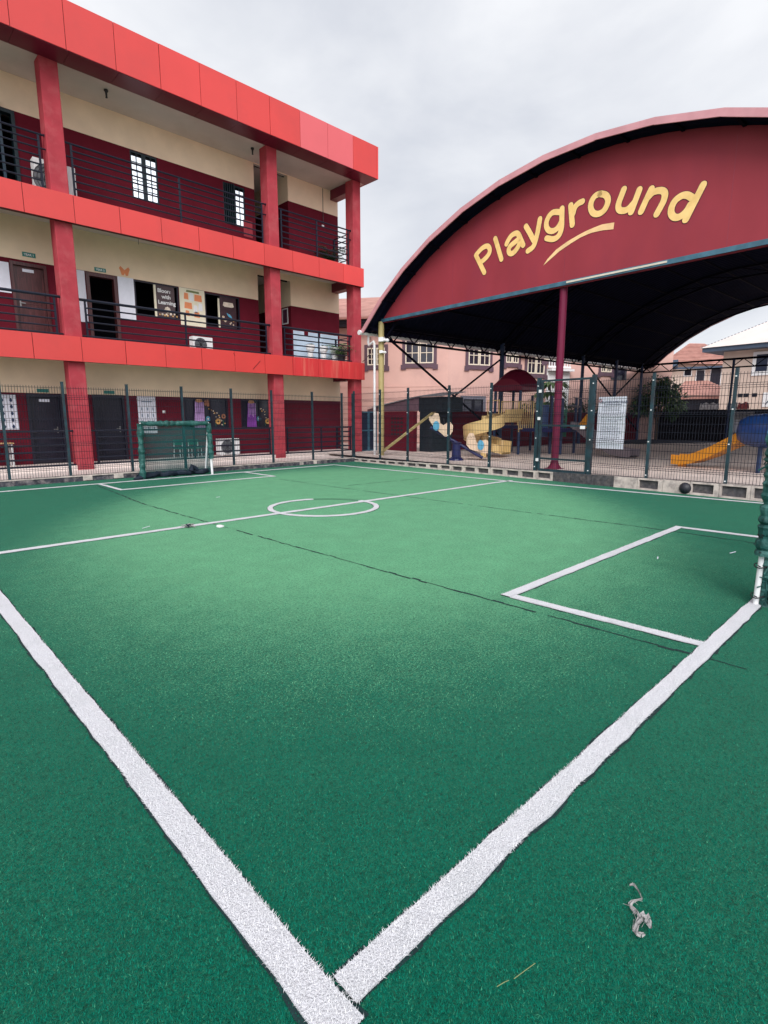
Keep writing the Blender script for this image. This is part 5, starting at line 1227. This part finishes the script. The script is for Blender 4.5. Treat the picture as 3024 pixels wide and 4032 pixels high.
# ------------------------------------------------------------------ goals
mn = bpy.data.materials.new('green_net_cloth'); mn.use_nodes = True; t = mn.node_tree; pb = t.nodes['Principled BSDF']
pb.inputs['Base Color'].default_value = (0.008, 0.11, 0.115, 1); pb.inputs['Roughness'].default_value = .7
tr = nd(t, 'ShaderNodeBsdfTransparent'); mxn = nd(t, 'ShaderNodeMixShader'); co2 = nd(t, 'ShaderNodeTexCoord')
nf = noise(t, co2.outputs['Object'], 2.2, 4)
rm = nd(t, 'ShaderNodeMapRange'); t.links.new(nf, rm.inputs[0]); rm.inputs[1].default_value = .3; rm.inputs[2].default_value = .7; rm.inputs[3].default_value = .50; rm.inputs[4].default_value = .70
t.links.new(rm.outputs[0], mxn.inputs[0]); t.links.new(tr.outputs[0], mxn.inputs[1]); t.links.new(pb.outputs[0], mxn.inputs[2])
t.links.new(mxn.outputs[0], t.nodes['Material Output'].inputs[0])
def pad(mb, p, q, r0, n=18, jit=.25):
    p = np.array(p, float); q = np.array(q, float); pts = [p+(q-p)*k/n for k in range(n+1)]
    mb.tube(pts, [r0*(1+jit*wob(.5)) for _ in pts], 10)
# far goal: front at y 12.75, rear at 13.2
fg = thing('football_goal', 'small goal with green padded posts and net in front of the school', 'goal', (5.15, 12.75, 0))
fw = .915; gh = 1.36
for sx, nm in ((-1, 'post'), (1, 'post')):
    m = MB(); m.tube([(sx*fw, 0, 0), (sx*fw*.965, .02, gh)], .032, 10); po = m.build('post', M_PIPE, fg)
    m = MB(); pad(m, (sx*fw, -.0, .02 if sx < 0 else .42), (sx*fw*.97, .02, gh), .072); m.build('padding', M_GREENT, po)
m = MB(); m.tube([(-fw*.965, .02, gh), (fw*.965, .02, gh)], .032, 10); cb = m.build('crossbar', M_PIPE, fg)
m = MB(); pad(m, (-fw*.96, .02, gh), (fw*.93, .02, gh), .068, 24); m.build('padding', M_GREENT, cb)
for sx in (-1, 1): m = MB(); m.tube([(sx*fw*.965, .02, gh), ((fw+.03) if sx > 0 else -fw+.22, .44, .03)], .030, 8); m.build('stay', M_PIPE, fg)
m = MB(); m.tube([(-fw+.22, .44, .03), (fw+.03, .44, .03)], .028, 8); m.build('ground_bar', M_PIPE, fg)
m = MB(); n = 14
for i in range(n):
    for j in range(8):
        f = lambda a, b_: ((-fw+2*fw*a)*.965+(1-b_)*(.20-.16*a), .45-.43*b_+.03*sin(a*9)*sin(b_*3.1), .05+(gh-.05)*b_)
        m.face([f(i/n, j/8), f((i+1)/n, j/8), f((i+1)/n, (j+1)/8), f(i/n, (j+1)/8)])
for sx in (-1, 1):
    m.face([(sx*fw, .01, .05), ((fw*1.02) if sx > 0 else -fw+.22, .44, .05), (sx*fw*.965, .02, gh)])
m.build('net', mn, fg)
m = MB(); pts = [(-.95+1.85*k/20, .22+.06*sin(k*1.3), .05+.04*abs(sin(k*.9))) for k in range(21)]; m.tube(pts, [.055+.02*abs(sin(k*1.7)) for k in range(21)], 8)
m.tube([(.42, .2, .12), (.45, .2, .26), (.52, .2, .20), (.6, .2, .12)], [.08, .04, .05, .05], 8); m.tube([(-1.15, -.05, .02), (-.95, .0, .05), (-.7, .1, .06)], [.03, .07, .06], 8)
m.build('bunched_net', M_NETD, fg)
# near goal: left post at x 4.36
ng = thing('football_goal', 'goal at the right edge with white post wrapped in green netting', 'goal', (5.27, 0, 0))
for sx in (-1, 1):
    m = MB(); m.tube([(sx*fw, -.05, 0), (sx*fw, -.06, 1.34)], .021, 12); po = m.build('post', M_PIPE, ng)
    m = MB(); pad(m, (sx*fw+.012, -.075, .42), (sx*fw-.005, -.07, 1.34), .072, 40, .22); m.build('padding', M_GREENT, po)
    m = MB(); pad(m, (sx*fw+.046, -.095, .0), (sx*fw+.034, -.095, .50), .045, 22, .35); m.build('loose_padding', M_GREENT, po)
    m = MB()
    for zz in (.08, .33, .44, .58): m.tube([(sx*fw+.045*cos(2*pi*k/10), -.055+.045*sin(2*pi*k/10), zz+.012*sin(k)) for k in range(11)], .005, 5, 0, False); m.tube([(sx*fw-.04, -.06, zz), (sx*fw-.075, -.05, zz+.015)], .005, 5)
    m.build('tie', M_BLACK, po)
m = MB(); m.tube([(-fw, -.06, 1.34), (fw, -.06, 1.34)], .031, 10); cb = m.build('crossbar', M_PIPE, ng)
m = MB(); pad(m, (-fw, -.06, 1.34), (fw, -.06, 1.34), .075, 30); m.build('padding', M_GREENT, cb)
for sx in (-1, 1): m = MB(); m.tube([(sx*fw, -.06, 1.34), (sx*fw, -.75, .03)], .028, 8); m.build('stay', M_PIPE, ng)
m = MB(); m.tube([(-fw, -.75, .03), (fw, -.75, .03)], .028, 8); m.build('ground_bar', M_PIPE, ng)
m = MB()       # knotted net, real cords: sides and back
def cord(p, q, sag=.0):
    p = np.array(p, float); q = np.array(q, float); m.tube([p+(q-p)*k/3+np.array((wob(.008), wob(.008), -sag*(k in (1, 2))+wob(.006))) for k in range(4)], .0042, 4, 0, False)
for sx in (-1, 1):
    for k in range(1, 28):
        z_ = 1.34*k/28; cord((sx*fw, -.06, z_), (sx*fw, -.06-.69*(1-k/28), z_))
    for k in range(1, 16): y_ = -.06-.69*k/16; cord((sx*fw, y_, .02), (sx*fw, y_, 1.34*(1-k/16)))
for k in range(0, 37): x_ = -fw+2*fw*k/36; cord((x_, -.75, .03), (x_, -.06, 1.34))
for k in range(1, 26): q = k/26; cord((-fw, -.75+.69*q, .03+1.31*q), (fw, -.75+.69*q, .03+1.31*q))
m.build('net', M_NETG, ng)
m = MB()       # loose netting bunched and laced round the near post
for k in range(260):
    z_ = random.uniform(.03, 1.3); a = random.uniform(-2.6, .9); r_ = (.05 if z_ < .5 else .085)*random.uniform(.85, 1.25)
    p = np.array((-fw+.03+r_*cos(a), -.09+r_*sin(a), z_)); q = p+np.array((wob(.05), wob(.05), -abs(wob(.07)))); m.tube([p, (p+q)/2+np.array((wob(.012), wob(.012), 0)), q], .0065, 4)
for k in range(60):
    z_ = .02+.55*k/60; m.tube([(-fw+.012+wob(.006), -.085, z_), (-fw+.06, -.11+wob(.02), z_-.02), (-fw+.17, -.18, z_+wob(.02))], .013, 5)
m.build('bunched_net', M_GREENT, ng)

# ------------------------------------------------------------------ small things on the turf
m = MB(); m.sphere((0, 0, .118), .118, 22)
bl = m.build('ball', M_BALL, smooth=True); bl.location = (11.05, 2.55, 0); bl.rotation_euler = (.4, .7, 0); tag(bl, 'black rubber ball resting by the hollow block kerb', 'ball')
bl.rotation_euler = (0, 0, 0)
def g(px, py):   # ground point for a rag outline vertex, fixed numbers below come from here
    return None
m = MB(); pa = [(0.88, -0.437), (0.892, -0.444), (0.884, -0.461), (0.868, -0.476), (0.857, -0.485), (0.841, -0.476), (0.823, -0.468), (0.808, -0.467), (0.801, -0.48), (0.793, -0.496), (0.793, -0.507), (0.774, -0.509), (0.753, -0.508), (0.733, -0.512), (0.722, -0.52)]
pa = [np.array((x, y, .014)) for x, y in pa]
def rib(pts, wd, z0=.016):
    pts = [np.array(p[:2], float) for p in pts]
    for k in range(len(pts)-1):
        d = pts[k+1]-pts[k]; d /= np.linalg.norm(d)+1e-9; nn = np.array((-d[1], d[0])); w0, w1 = wd[k], wd[k+1]
        for j in range(4):
            f0, f1 = -1+j*.5, -.5+j*.5; h = lambda f, kk: z0+.004*math.cos(f*5+kk*1.7)+.002*math.sin(kk*2.3)
            m.face([(*(pts[k]+nn*w0*f0), h(f0, k)), (*(pts[k+1]+nn*w1*f0), h(f0, k+1)), (*(pts[k+1]+nn*w1*f1), h(f1, k+1)), (*(pts[k]+nn*w0*f1), h(f1, k))])
rib(pa, [.0016, .002, .002, .002, .0022, .003, .004, .006, .006, .006, .008, .008, .007, .008, .005])
rib([np.array(q) for q in ((.793, -.507), (.804, -.515), (.798, -.526), (.78, -.531), (.77, -.543))], [.007, .010, .009, .010, .004], .019)
rib([np.array(q) for q in ((.722, -.52), (.727, -.53), (.741, -.536))], [.007, .006, .004], .018)
for k in range(14):
    p = pa[random.randrange(5, 14)]; m.tube([p, p+np.array((wob(.008), wob(.008), .003)), p+np.array((wob(.014), wob(.014), -.001))], .0006, 4)
o = m.build('torn_rag', M_CLOTH); tag(o, 'torn grey rag lying on the turf at lower right', 'rag')
def straw(label, p, q):
    m = MB(); p = np.array((*p, .016)); q = np.array((*q, .017)); m.tube([p, (p+q)/2+np.array((.004, -.003, .004)), q], .0010, 5); o = m.build('straw', M_STRAW); tag(o, label, 'straw', 'dry straws on the turf')
straw('short dry straw on the turf right of the near corner, nearer piece', (.306, -.322), (.342, -.335)); straw('short dry straw on the turf right of the near corner, farther piece', (.356, -.342), (.434, -.36))
m = MB()
for k in range(7):
    p = np.array((wob(.03), wob(.03), .012)); m.tube([p, p+np.array((wob(.03), wob(.03), .03)), p+np.array((wob(.045), wob(.045), .012)), p+np.array((wob(.06), wob(.06), .006))], [.006, .011, .009, .003], 6, random.choice((0, 0, 1)))
m.tube([(-.09, .0, .012), (-.02, -.02, .018), (.04, -.03, .014)], [.003, .010, .007], 6, 0)
o = m.build('crumpled_cloth', [M_CLOTH, M_NETD]); o.location = (2.46, 6.22, 0); tag(o, 'crumpled dark and white scrap on the halfway line', 'scrap')
m = MB(); m.prism([(.05*cos(a)*random.uniform(.7, 1.1), .06*sin(a)*random.uniform(.7, 1.1)) for a in np.linspace(0, 2*pi, 10)[:-1]], lambda p, q, d: (p, q, .006+d), .02); o = m.build('paper_scrap', M_WHITE); o.location = (2.75, 5.92, 0); tag(o, 'small white paper scrap beside the halfway line', 'scrap')
for (x, y, l, a, lb) in ((2.0, 6.6, .2, .5, 'thin pale strip on the turf left of the dark scrap'), (5.35, 1.05, .12, .2, 'short white strip on the turf near the right goal'), (6.2, .55, .16, -.3, 'pale strip on the turf beside the right goal net'), (4.1, 8.6, .12, .2, 'tiny pale strip beyond the centre circle')):
    m = MB(); m.bar((-l/2.6, 0, .007), (l/2.6, .01, .007), .010, .004); o = m.build('paper_strip', M_PAPER); o.location = (x, y, 0); o.rotation_euler = (0, 0, a); tag(o, lb, 'scrap', 'paper strips on the turf')
